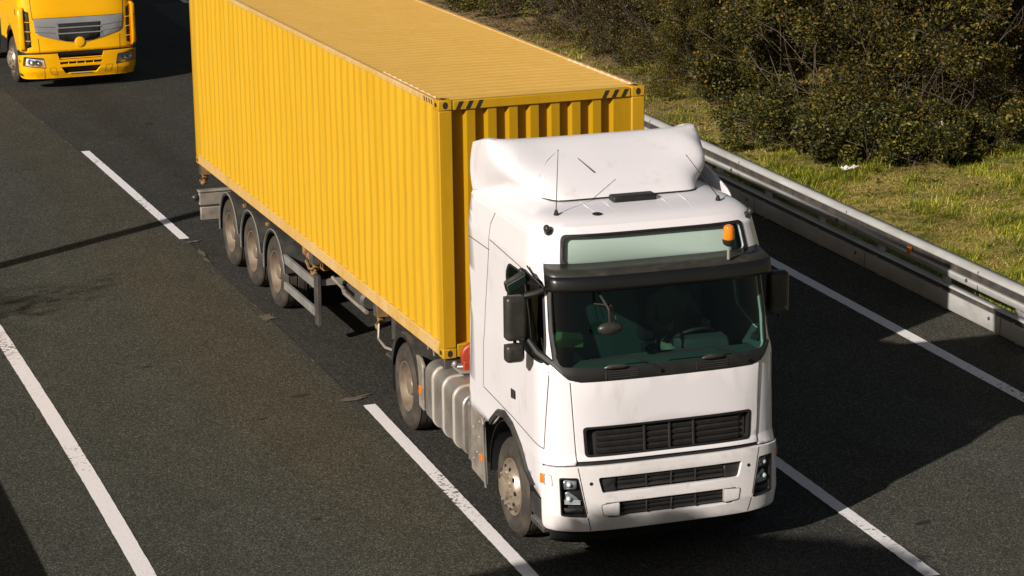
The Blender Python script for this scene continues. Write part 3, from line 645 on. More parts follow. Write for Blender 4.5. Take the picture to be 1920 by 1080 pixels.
# ================================================================== WHEELS
def tyre_mb(w, r):
    mb = MB(); k = r/.51
    side = [(.07, .285), (.035, .292), (.012, .315), (.0, .35), (-.004, .40), (.004, .43), (.010, .436), (.008, .45), (.022, .478), (.045, .500), (.058, .507)]
    prof = [(a, q*k) for a, q in side]
    for g in (.22, .5, .78):
        c = w*g; prof += [(c-.012, r), (c-.008, r-.012), (c+.008, r-.012), (c+.012, r)]
    prof += [(w-a, q*k) for a, q in side[::-1]]
    return mb.lathe(prof, 56)
def disc_ring(mb, n, rr, a, r, depth=.004, ph=0):
    for i in range(n):
        t = 2*math.pi*i/n+ph; c = Vector((a, rr*math.cos(t), rr*math.sin(t)))
        mb.lathe([(0, 0), (0, r*.85), (depth*.4, r), (depth, r)], 10, Matrix.Translation(c))
def make_wheel(parent, kind, w=.385, r=.51, x=0, y=0, z=None, flip=False):
    """outer face looks to -x"""
    e = MB(); e = tyre_mb(w, r)
    t = e.build('wheel', 'tyre', parent, sharp=50, loc=(x, y, r if z is None else z))
    if flip: t.rotation_euler = (0, 0, math.pi)
    rim = MB(); k = r/.51
    if kind == 'steer':
        rim.lathe([(.07, .27), (.022, .300), (.008, .296), (.012, .285), (.05, .262), (.03, .25), (-.018, .235), (-.045, .20), (-.05, .15), (-.052, .125), (-.085, .118), (-.10, .095), (-.104, .0)], 48)
        nuts = [(10, .165, -.075, .018, .03)]; holes = (10, .218, -.036, .026); mt = 'alu'
    else:
        rim.lathe([(.08, .27), (.030, .300), (.015, .296), (.018, .284), (.07, .272), (.11, .255), (.150, .240), (.165, .21), (.160, .145), (.155, .125), (.08, .120), (.05, .105), (.04, .07), (.038, 0)], 48)
        nuts = [(10, .165, .125, .017, .04)]; holes = (10, .205, .160, .024); mt = 'rim'
    q = rim.build('rim', mt, t, sharp=35)
    mb = MB(); disc_ring(mb, *nuts[0][:4], depth=nuts[0][4], ph=.2); mb.build('wheel_nuts', mt, t)
    mb = MB()
    for i in range(holes[0]):
        a = 2*math.pi*i/holes[0]; mb.sphere((holes[2]+.004, holes[1]*math.cos(a), holes[1]*math.sin(a)), holes[3], (.35, 1, 1), 10, 6)
    mb.build('vent_holes', 'rubber', t)
    return t
def copy_wheel(w, loc, flip=False):
    c = copy_tree(w, w.parent); c.location = loc; c.rotation_euler = (0, 0, math.pi if flip else 0); return c
def fender_mb(x0, x1, r, a0, a1, n=18, th=.012, lip=.03):
    """curved mudguard, axis along x, angles in degrees from +y upwards"""
    mb = MB(); vs = []; fs = []
    for i in range(n+1):
        a = R(a0+(a1-a0)*i/n); c, s_ = math.cos(a), math.sin(a)
        for x, q in ((x0, r-lip), (x0, r+th), (x1, r+th), (x1, r)): vs.append((x, q*c, q*s_))
    for i in range(n):
        for j in range(4):
            j2 = (j+1) % 4
            if j < 3: fs.append((i*4+j, i*4+j2, (i+1)*4+j2, (i+1)*4+j))
    return mb.add(vs, fs)
# ================================================================== CONTAINER
ZB, HH, CW, CL = 1.159, 2.921, 2.438, 12.192
ct = thing('shipping_container', 'long yellow corrugated shipping container with black stripes at its top corners on the trailer', 'container', (0, 0, 0))
def wave(length, pitch, flat_out, slope, flat_in, depth, start):
    pts = [(0, 0)]; s_ = start
    while s_+pitch <= length-start+1e-6:
        pts += [(s_+flat_out/2, 0), (s_+flat_out/2+slope, depth), (s_+flat_out/2+slope+flat_in, depth), (s_+flat_out/2+2*slope+flat_in, 0)]; s_ += pitch
    return pts+[(length, 0)]
ZT = ZB+HH
def side_wall(x, sg):
    mb = MB(); W_ = wave(CL-.24, .2788, .072, .068, .0708, .030, .06); vs = []
    nz = 14
    for k in range(nz+1):
        z = ZB+.15+(HH-.20)*k/nz
        for s_, d in W_:
            dent = .011*noise.noise((s_*.7, z*.9, x))+.007*noise.noise((s_*2.3, z*1.6, x+4)) ; vs.append((x+sg*(d+dent+.012), .12+s_, z))
    n = len(W_); mb.add(vs, [(k*n+i, k*n+i+1, (k+1)*n+i+1, (k+1)*n+i) for k in range(nz) for i in range(n-1)])
    return mb.build('side_wall', 'ybox', ct, sharp=20)
side_wall(0, 1); side_wall(CW, -1)
def end_wall(y, sg):
    mb = MB(); W_ = wave(CW-.30, .2475, .098, .024, .1015, .068, -.015); vs = []
    for z in (ZB+.15, ZT-.10):
        for s_, d in W_: vs.append((.15+s_, y+sg*(d+.004), z))
    n = len(W_); mb.add(vs, [(i, i+1, n+i+1, n+i) for i in range(n-1)]); return mb.build('front_wall' if sg > 0 else 'rear_wall', 'yfront', ct, sharp=20)
end_wall(.02, 1); end_wall(CL-.02, -1)
mb = MB(); vs = []; prof = [(0, 0)]; y_ = .25
while y_ < CL-.3: prof += [(y_, 0), (y_+.03, -.0055), (y_+.105, -.0055), (y_+.135, 0)]; y_ += .2085
prof.append((CL-.2, 0))
for x in (.045, .10, CW/2, CW-.10, CW-.045):
    for y, d in prof: vs.append((x, y+.06 if y else .06, ZT-.022+(d if .05 < x < CW-.05 else 0)+(.006 if x == CW/2 else 0)))
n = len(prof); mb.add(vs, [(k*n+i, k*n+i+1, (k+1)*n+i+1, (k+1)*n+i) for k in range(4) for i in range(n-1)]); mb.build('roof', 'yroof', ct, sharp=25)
for x0, x1 in ((0, .06), (CW-.06, CW)):
    mb = MB(); mb.box(x0, x1, .17, CL-.17, ZT-.075, ZT-.012); mb.build('top_rail', 'yrail', ct, .008)
    mb = MB(); mb.box(x0+.002 if x0 == 0 else x0, x1 if x0 == 0 else x1-.002, .17, CL-.17, ZB+.012, ZB+.16); mb.build('bottom_rail', 'yrail', ct, .006)
for y0 in (0, CL-.10):
    mb = MB(); mb.box(.17, CW-.17, y0+.003, y0+.10, ZT-.115, ZT-.014); mb.build('header', 'ypost', ct, .008)
    mb = MB(); mb.box(.17, CW-.17, y0+.003, y0+.10, ZB+.012, ZB+.16); mb.build('sill', 'ypost', ct, .008)
for x0, x1 in ((.002, .16), (CW-.16, CW-.002)):
    for y0, y1 in ((.002, .12), (CL-.12, CL-.002)):
        mb = MB(); mb.box(x0, x1, y0, y1, ZB+.118, ZT-.118); mb.build('corner_post', 'ypost', ct, .012)
def casting(xc, yc, zc):
    sx, sy = (-1 if xc < 1 else 1), (-1 if yc < 1 else 1)
    mb = MB(); mb.box(-.081, .081, -.089, .089, -.059, .059); o = mb.build('corner_casting', 'ypost', ct, .012, loc=(xc, yc, zc)); h = MB()
    def oval(mtx, a, b): h.add([tuple(mtx @ Vector((a*math.cos(t*math.pi/8), b*math.sin(t*math.pi/8), 0))) for t in range(16)], [tuple(range(16))])
    oval(Matrix.Translation((0, sy*.0905, 0)) @ Matrix.Rotation(math.pi/2, 4, 'X'), .03, .04)
    oval(Matrix.Translation((sx*.0825, 0, 0)) @ Matrix.Rotation(math.pi/2, 4, 'Y'), .025, .04)
    oval(Matrix.Translation((0, 0, .0605)), .032, .058)
    h.build('aperture', 'blk', o, smooth=False)
for xc in (.081, CW-.081):
    for yc in (.089, CL-.089):
        for zc in (ZB+.059, ZT-.059): casting(xc, yc, zc)
mb = MB()
def stripe(p): q = MB(); q.add(p, [(0, 1, 2, 3)]); q.build('warning_stripe', 'blk', ct, smooth=False)
for x0, sg in ((.20, 1), (CW-.52, 1)):
    for i in range(3):
        x = x0+i*.115; stripe([(x, .0005, ZT-.108), (x+.05, .0005, ZT-.108), (x+.095, .0005, ZT-.022), (x+.045, .0005, ZT-.022)])
for i in range(4):
    y = .20+i*.085; stripe([(-.0015, y, ZT-.07), (-.0015, y+.035, ZT-.07), (-.0015, y+.055, ZT-.018), (-.0015, y+.02, ZT-.018)])
    stripe([(CW+.0015, y, ZT-.07), (CW+.0015, y+.035, ZT-.07), (CW+.0015, y+.055, ZT-.018), (CW+.0015, y+.02, ZT-.018)])
mb = MB(); mb.box(.1, CW-.1, .1, CL-.1, ZB+.13, ZB+.15); mb.build('floor', 'chassis', ct)
# weld beads / scuffed scallops where the roof sheet meets the rails
for xs in (.062, CW-.062):
    mb = MB(); vs = []; k_ = int((CW-.5)/.02)
    for i in range(k_+1):
        y = .25+i*.02; b_ = max(0, math.sin((y-.25)/.2085*2*math.pi)); w_ = .010+.016*b_; h_ = .006+.008*b_
        vs += [(xs-w_, y, ZT-.021), (xs, y, ZT-.014+h_), (xs+w_, y, ZT-.024)]
    mb.add(vs, [(3*i+a, 3*i+a+1, 3*i+a+4, 3*i+a+3) for i in range(k_) for a in (0, 1)]); mb.build('roof_seam', 'scallop', ct, sharp=60)

# ================================================================== TRAILER
tl = thing('semi_trailer', 'dusty three axle skeletal trailer under the yellow container', 'trailer', (0, 0, 0))
AX = (7.31, 8.635, 9.96)
w0 = make_wheel(tl, 'trailer', .385, .51, -.04, AX[0])
for y in AX[1:]: copy_wheel(w0, (-.04, y, .51))
for y in AX: copy_wheel(w0, (CW+.04, y, .51), True)
for x in (-.045, CW+.045-.42):
    for y in AX:
        f = fender_mb(x, x+.42, .565, -8, 172).build('mudguard', 'guard', tl, loc=(0, y, .53)); q = f.modifiers.new('solid', 'SOLIDIFY'); q.thickness = .006
        xe = x if x < 1 else x+.42
        e = MB(); e.tube([(xe-.004 if x < 1 else xe+.004, .578*math.cos(R(a)), .578*math.sin(R(a))) for a in range(-8, 173, 10)], .009, 6); e.build('edge_trim', 'trim', f)
for x in (.60, 1.70):
    mb = MB(); mb.prism([(x, ZB-.02), (x+.14, ZB-.02), (x+.14, ZB-.035), (x+.078, ZB-.035), (x+.078, .78), (x+.14, .78), (x+.14, .765), (x, .765), (x, .78), (x+.062, .78), (x+.062, ZB-.035), (x, ZB-.035)], 2.6, 12.0, 'y')
    mb.box(x, x+.14, .5, 2.6, ZB-.16, ZB-.025); mb.build('frame_rail', 'chassis', tl)
for y in (.10, 2.7, 5.6, 12.05): mb = MB(); mb.box(.02, CW-.02, y-.07, y+.07, ZB-.15, ZB-.004); mb.build('bolster', 'chassis', tl, .01)
for y in (4.2, 6.6, 8.0, 9.3, 10.7): mb = MB(); mb.box(.62, 1.82, y-.04, y+.04, .85, 1.05); mb.build('cross_member', 'chassis', tl, .01)
for y in AX:
    mb = MB(); mb.tube([(.3, y, .51), (CW-.3, y, .51)], .065, 10); mb.lathe([(.34, .0), (.34, .14), (.52, .14), (.52, 0)], 16, Matrix.Translation((0, y, .51))); mb.lathe([(CW-.52, 0), (CW-.52, .14), (CW-.34, .14), (CW-.34, 0)], 16, Matrix.Translation((0, y, .51)))
    mb.tube([(.62, y-.5, .72), (.62, y, .6), (.62, y+.35, .6)], .04, 6); mb.tube([(1.82, y-.5, .72), (1.82, y, .6), (1.82, y+.35, .6)], .04, 6); mb.build('axle', 'chassis', tl)
# side guards
for x0, x1 in ((-.03, .02), (CW-.02, CW+.03)):
    for z0, z1 in ((.74, .86), (.36, .47)):
        mb = MB(); mb.box(x0, x1, 5.28, 6.95, z0, z1); mb.build('side_guard_rail', 'silverbar', tl, .006)
    mb = MB(); mb.box(x0-.008 if x0 < 1 else x0+.002, x1-.002 if x0 < 1 else x1+.008, 5.10, 5.275, .27, .95); mb.build('side_guard_post', 'chassis', tl, .008)
    mb = MB(); mb.box(min(x0, .02) if x0 < 1 else 1.8, .65 if x0 < 1 else CW, 5.15, 5.22, .80, .88); mb.build('side_guard_bracket', 'panel', tl, .005)
# landing gear, brackets, air tanks, twist locks, hoses
for x in (.45, CW-.45):
    mb = MB(); mb.box(x-.07, x+.07, 3.05, 3.19, .55, 1.12); mb.box(x-.05, x+.05, 3.07, 3.17, .36, .55); mb.prism([(2.98, .33), (3.26, .33), (3.22, .37), (3.02, .37)], x-.14, x+.14, 'x'); mb.build('landing_leg', 'chassis', tl, .006)
mb = MB(); mb.tube([(.45, 3.02, .62), (1.2, 3.02, .62), (CW-.45, 3.02, .62)], .03, 8); mb.build('leg_brace', 'panel', tl)
def twist(x, y):
    mb = MB(); mb.box(x-.07, x+.07, y-.08, y+.08, ZB-.16, ZB-.006); mb.tube([(x, y, ZB-.26), (x, y, ZB-.12)], [.045, .06], 8); mb.tube([(x, y-.02, ZB-.2), (x-.1, y-.12, ZB-.23), (x-.13, y-.2, ZB-.22)], .014, 5); mb.sphere((x-.03, y, ZB-.30), .05, (1, 1, .8), 8, 6)
    mb.build('twist_lock', 'rust', tl)
for x in (.10, CW-.10): twist(x, 2.7); twist(x, 12.05); twist(x, 5.62)
mb = MB(); mb.tube([(.06, 2.66, .93), (.03, 2.6, .74), (.07, 2.45, .66), (.16, 2.15, .66), (.22, 1.75, .72), (.3, 1.5, .86), (.4, 1.3, .95)], .017, 6); mb.build('air_hose', 'panel', tl)
mb = MB(); mb.lathe([(4.2, 0), (4.2, .1), (4.24, .14), (4.9, .14), (4.94, .1), (4.94, 0)], 16, Matrix.Translation((.42, 0, .78)) @ Matrix.Rotation(math.pi/2, 4, 'Z')); 
at = mb.build('air_tank', 'chassis', tl)
mb = MB(); mb.box(.30, .60, 6.0, 6.45, .78, 1.05); mb.box(.25, .5, 5.75, 5.95, .85, 1.0); mb.box(.18, .45, 6.5, 6.62, .9, 1.08); mb.build('valve_box', 'rust', tl, .01)
mb = MB()
for y in (5.72, 5.84, 5.98, 6.1): mb.sphere((.14, y, .97+.02*(y > 5.9)), .05, (1, 1, 1.1), 8, 6)
mb.tube([(.1, 5.6, .92), (.08, 5.9, .86), (.12, 6.2, .9)], .02, 6); mb.build('brake_fittings', 'rust', tl)
mb = MB(); mb.tube([(.12, 4.4, .9), (.2, 4.7, .86), (.16, 5.05, .93)], .025, 6); mb.tube([(.3, 4.0, .7), (.3, 5.0, .72)], .03, 8); mb.build('brake_pipe', 'panel', tl)
for y in (7.95, 9.28):
    mb = MB(); mb.box(.02, .07, y-.035, y+.035, 1.02, 1.07); mb.build('side_marker', 'rust', tl, .008)
# rear underrun with lamp box
mb = MB(); mb.box(-.045, CW+.045, 11.86, 11.96, .54, .76); mb.box(-.06, CW+.06, 11.84, 11.98, .745, .775); mb.build('lamp_box', 'panel', tl, .008)
mb = MB(); mb.box(-.03, CW+.03, 11.88, 11.95, .30, .50); mb.build('underrun_bar', 'panel', tl, .008)
mb = MB()
for x in (.5, CW-.5): mb.box(x-.06, x+.06, 11.8, 11.88, .4, 1.1)
mb.build('underrun_bracket', 'chassis', tl)
for x in (-.10, CW+.10): mb = MB(); mb.sphere((x, 11.9, .66), .055, (1.2, .8, 1), 10, 6); mb.build('marker_lamp', 'blackm', tl)

# ================================================================== THE WHITE TRUCK
TR = thing('truck', 'white forward control truck pulling the yellow container, with black sun visor and orange beacon', 'truck', (1.07, -2.53, 0), R(-1.8))
CB = Shell([.28, .42, .6, 1.10, 1.2, 2.0, 2.12, 2.9, 3.0, 3.3, 3.5], [-1.34, -1.42, -1.45, -1.43, -1.39, -1.35, -1.30, -1.10, -1.07, -.98, -.90],
           [1.2, 1.235, 1.25, 1.25, 1.245, 1.245, 1.24, 1.225, 1.22, 1.17, 1.1], .56, 3.9)
S_ = CB
WS = rpoly([(-1.10, 2.07), (-.5, 2.045), (.5, 2.045), (1.10, 2.07), (1.13, 2.4), (1.115, 2.86), (-1.115, 2.86), (-1.13, 2.4)], [.07, 0, 0, .07, 0, .07, .07, 0])
UW = rpoly([(-.985, 3.035), (.985, 3.035), (.985, 3.275), (-.985, 3.275)], .05)
G1 = rpoly([(-.87, 1.175), (.87, 1.175), (.888, 1.475), (-.888, 1.475)], .045)
SW = rpoly([(-2.12, 2.25), (-1.70, 2.13), (-1.27, 2.10), (-1.235, 2.3), (-1.215, 2.86), (-2.0, 2.86), (-2.12, 2.75)], .07)
ZC = 1.15
arch = [(-2.90, 1.03), (-2.64, 1.19), (-2.43, 1.235), (-2.20, 1.19), (-1.97, 1.05), (-1.81, .88), (-1.60, .79), (-1.36, .72)]
rear = [(-3.30, 3.3), (-3.33, 3.13), (-3.47, 2.2), (-3.65, 1.16), (-3.67, 1.0)]
Lh = rear+arch+[(-1.36, 1.085), (-.975, 1.108), (-.955, ZC)]
outline = Lh+mirror(Lh)
S_.patch(outline, 'cab', ['white', 'inside'], TR, 0, .03, (WS, UW, G1, SW, mirror(SW)))
# roof skin
def roof_pt(v, t):
    p = S_.P(v, 3.3); sh = [0, .05, .18, .42, .75]; ww = [1.17, 1.135, 1.06, .95, .72]; zz = [3.3, 3.37, 3.425, 3.46, 3.485]
    i = min(3, int(t)); u = t-i; L_ = lambda a: a[i]+(a[i+1]-a[i])*u
    return Vector((p.x*L_(ww)/1.17, p.y+(1.09-p.y)/(1.09+.98)*L_(sh), L_(zz)+.02*(p.y+.98)/2*(t/4)))
mb = MB(); VV = [-3.30+6.6*i/160 for i in range(161)]; TT = [0, .5, 1, 1.5, 2, 2.5, 3, 3.5, 4]
mb.add([roof_pt(v, t) for t in TT for v in VV], [(k*161+i, k*161+i+1, (k+1)*161+i+1, (k+1)*161+i) for k in range(8) for i in range(160)]); n0 = len(mb.v)
mb.f.append(tuple(8*161+i for i in range(161)))
rf = mb.build('roof', 'white', TR, sharp=30)
mb = MB()
for x in (-.52, -.30, .30, .52): mb = MB(); mb.tube([(x*.95, -.74, 3.428), (x, -.5, 3.456), (x, -.15, 3.474)], [.006, .014, .014], 8); mb.build('roof_rib', 'white', rf)
mb = MB(); mb.lathe([(0, 0), (0, .045), (.012, .05), (.02, .03), (.022, 0)], 18, Matrix.Translation((-.50, -.72, 3.432)), 'Z'); mb.build('aerial_base', 'black', rf)
mb = MB(); P = [S_.P(*q) for q in rear]; mb.add(P+[Vector((-p.x, p.y, p.z)) for p in P], [(i, i+1, 6+i, 5+i) for i in range(4)]); mb.build('rear_wall', 'white', TR)
mb = MB(); mb.add([roof_pt(-3.30, t) for t in TT]+[roof_pt(3.30, t) for t in TT][::-1], [tuple(range(18))]); mb.build('roof_end', 'white', TR)
# shut lines
mb = MB()
for sg in (1, -1):
    for ln in ([(-2.47, 3.27), (-2.61, 3.13), (-2.68, 2.85), (-2.90, 2.33), (-3.09, 1.85), (-3.14, 1.37)], [(-3.14, 1.36), (-2.17, 1.31), (-1.30, 1.235)], [(-1.30, 1.235), (-1.21, 2.02)],
               [(-2.62, 2.98), (-1.62, 2.92), (-1.19, 2.80)], [(-2.66, 2.87), (-3.36, 2.87)], [(-1.003, 1.925), (-.960, 1.13)]):
        mb = MB(); S_.line(mb, [(sg*v, z) for v, z in ln], .0095, .002); mb.build('shut_line', 'gap', TR, smooth=False)
# front panel with its grille
HD = [(-.95, 1.138), (.95, 1.132), (.995, 1.93), (.5, 1.945), (-.5, 1.945), (-.995, 1.93)]
fp = S_.patch(HD, 'front_panel', 'white', TR, .012, .014, (G1,), .005)
gl = S_.patch(rpoly([(-.86, 1.18), (.86, 1.18), (.88, 1.47), (-.88, 1.47)], .04), 'grille', 'grille', TR, -.045, .01)
mb = MB()
def slat(z, h, v0, v1, o0, o1):
    vs = []; n = 24
    for i in range(n+1):
        v = v0+(v1-v0)*i/n; vs += [S_.at(v, z+h/2, o0), S_.at(v, z+h*.15, o1), S_.at(v, z-h/2, o1*.6+o0*.4)]
    return vs, [(3*i+k, 3*i+k+1, 3*i+k+4, 3*i+k+3) for i in range(n) for k in range(2)]
for z in (1.225, 1.285, 1.345, 1.405): mb.add(*slat(z, .05, -.76, .76, -.042, -.012))
for v in (-.26, 0, .26):
    mb.tube([S_.at(v+.001, z, -.012) for z in (1.19, 1.3, 1.46)], .013, 6)
mb.build('grille_slats', 'grille', gl)
Gr = rpoly([(-.875, 1.172), (.875, 1.172), (.893, 1.478), (-.893, 1.478)], .045)
S_.patch(Gr, 'grille_surround', 'black', gl, .016, .05, (rpoly([(-.845, 1.195), (.845, 1.195), (.862, 1.455), (-.862, 1.455)], .035),), .004)
# black gap behind panel / bumper joint
S_.patch([(-1.352, 1.04), (1.352, 1.04), (1.352, 1.19), (-1.352, 1.19)], 'joint_strip', 'rubber', TR, -.02, .01)
# cowl below the windscreen
cowl = rpoly([(-1.02, 1.955), (-.9, 1.925), (0, 1.922), (.9, 1.925), (1.02, 1.955), (1.20, 2.10), (1.165, 2.12), (1.10, 2.07), (.5, 2.045), (-.5, 2.045), (-1.10, 2.07), (-1.165, 2.12), (-1.20, 2.10)], 0)
S_.patch(cowl, 'cowl', 'black', TR, .016, .02, (), .004)
for v0 in (-.62, .33):
    mb = MB()
    for k in range(4): mb.tube([S_.at(v0, 1.952+k*.019, .02), S_.at(v0+.15, 1.952+k*.019, .02), S_.at(v0+.3, 1.952+k*.019, .02)], .0055, 5)
    mb.tube([S_.at(v0-.03, 1.945, .018), S_.at(v0-.03, 2.015, .018)], .007, 5)
    mb.build('cowl_vent', 'blackm', TR)
for v0 in (-.66, .36):
    mb = MB(); mb.tube([S_.at(v0, 2.045, .03), S_.at(v0+.04, 2.05, .045), S_.at(v0+.18, 2.05, .045), S_.at(v0+.23, 2.045, .03)], [.012, .024, .024, .012], 8); mb.build('grab_handle', 'blackm', TR)
# glazing
ws = S_.patch(WS, 'windscreen', 'glass', TR, .002, 0)
WSo = rpoly([(-1.155, 2.035), (-.5, 2.015), (.5, 2.015), (1.155, 2.035), (1.18, 2.4), (1.165, 2.90), (-1.165, 2.90), (-1.18, 2.4)], [.09, 0, 0, .09, 0, .07, .07, 0])
S_.patch(WSo, 'windscreen_seal', 'rubber', TR, .006, .012, (WS,), 0)
S_.patch(UW, 'roof_window', 'glassu', TR, .002, 0)
S_.patch(rpoly([(-1.02, 3.0), (1.02, 3.0), (1.02, 3.305), (-1.02, 3.305)], .06), 'roof_window_seal', 'rubber', TR, .007, .012, (UW,))
S_.patch([(-1.0, 3.02), (.86, 3.02), (.86, 3.29), (-1.0, 3.29)], 'roof_blind', 'blind', TR, -.05, .003)
S_.patch([(.86, 3.02), (1.0, 3.02), (1.0, 3.29), (.86, 3.29)], 'roof_curtain', 'curtain', TR, -.10, .003)
for q in (SW, mirror(SW)):
    S_.patch(q, 'side_window', 'glassd', TR, .001, 0)
    cx_ = sum(a for a, b in q)/len(q); cz_ = sum(b for a, b in q)/len(q)
    S_.patch([(cx_+(a-cx_)*1.06, cz_+(b-cz_)*1.06) for a, b in q], 'window_seal', 'rubber', TR, .004, .006, (q,))
# wipers
for a, b, tip in (((-.38, 2.06), (-.09, 1.985), -.80), ((.52, 2.06), (.85, 1.985), -.12)):
    mb = MB(); mb.tube([S_.at(b[0], b[1], .03), S_.at((a[0]+b[0])/2, 2.075, .05), S_.at(a[0], 2.135, .035)], [.02, .012, .009], 6)
    mb.tube([S_.at(a[0]+(tip-a[0])*k/6, 2.14-.012*k/6, .022) for k in range(7)], .009, 5); mb.build('wiper', 'rubber', TR)
# sun visor: swept section along the screen head
def visor(sec, v0, v1, n=48):
    vs = []; k = len(sec)
    for i in range(n+1):
        v = v0+(v1-v0)*i/n; nn = S_.nrm(v, 2.95); nn = Vector((nn.x*.3, nn.y, 0)).normalized(); e = min(1, (1-abs(v)/1.21)*14+.35)
        for off, z in sec: p = S_.P(v, min(z, 3.05)); vs.append(Vector((p.x, p.y, z))+nn*off*e)
    return vs, [(i*k+j, i*k+j+1, (i+1)*k+j+1, (i+1)*k+j) for i in range(n) for j in range(k-1)]
sv = MB(); sv.add(*visor([(.004, 3.038), (.12, 3.008), (.235, 2.968)], -1.19, 1.19)); o = sv.build('sun_visor', 'blackm', TR, sharp=60); q = o.modifiers.new('solid', 'SOLIDIFY'); q.thickness = .012
sv2 = MB(); sv2.add(*visor([(.237, 2.964), (.240, 2.91), (.235, 2.85), (.222, 2.815)], -1.19, 1.19)); o2 = sv2.build('visor_lip', 'vlip', o, sharp=60); q = o2.modifiers.new('solid', 'SOLIDIFY'); q.thickness = .01
# bumper
FG = [(-.755, .58), (.755, .58)]
G2 = rpoly([(-.72, .815), (.72, .815), (.76, .975), (-.76, .975)], .03)
G3 = rpoly([(-.665, .555), (.665, .555), (.70, .715), (-.70, .715)], .025)
HLp = rpoly([(-1.125, .60), (-.875, .585), (-.955, .985), (-1.135, .985)], .02)
BM = rpoly([(-1.345, .44), (-.86, .43), (.86, .43), (1.345, .44), (1.345, 1.075), (.95, 1.092), (-.95, 1.092), (-1.345, 1.075)], [.08, 0, 0, .08, .04, 0, 0, .04])
bp = S_.patch(BM, 'bumper', 'whited', TR, .022, .05, (G2, G3, HLp, mirror(HLp)), .008)
S_.patch([(-1.33, .26), (1.33, .26), (1.33, .46), (-1.33, .46)], 'lower_valance', 'black', bp, -.05, .03)
for sg in (1, -1): mb = MB(); S_.line(mb, [(sg*-.955, 1.085), (sg*-.84, .44)], .008, .0235); mb.build('bumper_joint', 'gap', bp, smooth=False)
S_.patch([(-.78, .52), (.78, .52), (.82, 1.01), (-.82, 1.01)], 'bumper_backing', 'rubber', bp, -.075, .02)
for g, zs in ((G2, (.855, .90, .945)), (G3, (.59, .632, .675))):
    mb = MB()
    for z in zs: mb.add(*slat(z, .036, -.56, .56, -.03, .0))
    for v in (-.26, 0, .26): mb.tube([S_.at(v, zs[0]-.02, -.004), S_.at(v+.001, zs[-1]+.02, -.004)], .011, 6)
    mb.build('lower_grille', 'grille', bp)
for sg in (1, -1):
    S_.patch([(sg*.57, .81), (sg*.75, .81), (sg*.77, .98), (sg*.57, .98)][::1 if sg > 0 else -1], 'grille_end_panel', 'grille', bp, -.01, .01)
    fg = [(sg*.55, .575), (sg*.715, .59), (sg*.735, .70), (sg*.55, .715)][::1 if sg > 0 else -1]
    S_.patch(rpoly(fg, .02), 'fog_lamp_cover', 'whited', bp, .026, .02, (), .004)
    mb = MB(); q = rpoly(fg, .02); S_.line(mb, q+[q[0]], .006, .0275); mb.build('cover_gap', 'gap', bp, smooth=False)
    mb = MB(); p = S_.at(sg*.83, .92, .022); n_ = S_.nrm(sg*.83, .92); mb.lathe([(-.01, 0), (.003, .018), (.005, .012), (.004, 0)], 14, Matrix.Translation(p) @ n_.to_track_quat('X', 'Z').to_matrix().to_4x4()); mb.build('tow_hole', 'rubber', bp)
    # headlamp: dark bowl, chrome reflectors, clear cover
    H = HLp if sg > 0 else mirror(HLp); k = -1 if sg > 0 else 1
    hl = S_.patch(H, 'headlight', 'grille', TR, -.065, .01)
    hs = S_.patch([(x, z) for x, z in H], 'lamp_surround', 'black', hl, .026, .085, (rpoly([(k*-1*(-1) * 0 + q[0]*.0+q[0], q[1]) for q in [(lambda c: (c[0], c[1]))((sum(a for a, b in H)/len(H)+(a-sum(a for a, b in H)/len(H))*.9, .785+(b-.785)*.94)) for a, b in H]], 0),))
    fl_ = lambda q: [(k*a, b) for a, b in q][::1 if k > 0 else -1]
    S_.patch(rpoly(fl_([(.968, .862), (1.112, .855), (1.118, .962), (.965, .962)]), .018), 'main_reflector', 'lampc', hl, -.02, .01)
    S_.patch(rpoly(fl_([(.925, .70), (1.105, .705), (1.108, .80), (1.06, .835), (.955, .76)]), .02), 'dip_reflector', 'lampc', hl, -.035, .01)
    S_.patch(rpoly(fl_([(.90, .615), (1.10, .625), (1.103, .672), (.912, .668)]), .012), 'indicator_lens', 'grille', hl, -.01, .01)
    for v, z in ((1.045, .91), (1.05, .765)):
        mb = MB(); mb.sphere(tuple(S_.at(k*v, z, -.005)), .026, n=12, m=8); mb.build('bulb', 'lampw', hl)
    mb = MB()
    for q in range(4): mb.tube([S_.at(k*.935, .705+q*.012, -.02), S_.at(k*1.02, .708+q*.012, -.02), S_.at(k*1.10, .71+q*.012, -.02)], .0035, 5)
    mb.build('lens_ribs', 'lampw', hl)
    S_.patch(H, 'lamp_cover', 'lens', hl, .020, 0)
    # side repeater and side marker
    mb = MB(); S_.patch([(k*1.345, .90), (k*1.30, .905), (k*1.30, 1.0), (k*1.345, .995)][::1 if k < 0 else -1], 'side_repeater', 'amber', TR, .034, .012, (), .003)
    mb = MB(); q = [(k*1.29, .895), (k*1.20, .90), (k*1.21, .995), (k*1.29, 1.0)]; S_.line(mb, q+[q[0]], .006, .024); mb.build('washer_flap_gap', 'gap', bp, smooth=False)
    # wheel arch lip, inner arch, front step
    L1 = [(k*-a if k > 0 else a, z) for a, z in arch[:-1]]
    L1 = [(k*abs(a), z) for a, z in arch[:-1]]
    mb = MB(); vs = []
    for v, z in L1:
        dz = Vector((abs(v)-2.43, z-.45)).normalized(); vs += [S_.at(v, z, .03), S_.at(k*(abs(v)+dz.x*.06), z+dz.y*.055, .028), S_.at(k*(abs(v)+dz.x*.075), z+dz.y*.07, .003), ]
        vs.append(S_.at(v, z, -.12))
    mb.add(vs, [(4*i+a, 4*i+b, 4*i+4+b, 4*i+4+a) for i in range(len(L1)-1) for a, b in ((0, 1), (1, 2), (3, 0))]); mb.build('wheel_arch_lip', 'guard', TR, sharp=50)
    fm = fender_mb(-.0, .52, .66, -5, 185, lip=.0); f = fm.build('inner_arch', 'rubber', TR, loc=(k*1.2 if k < 0 else 1.2-.52, 0, .5))
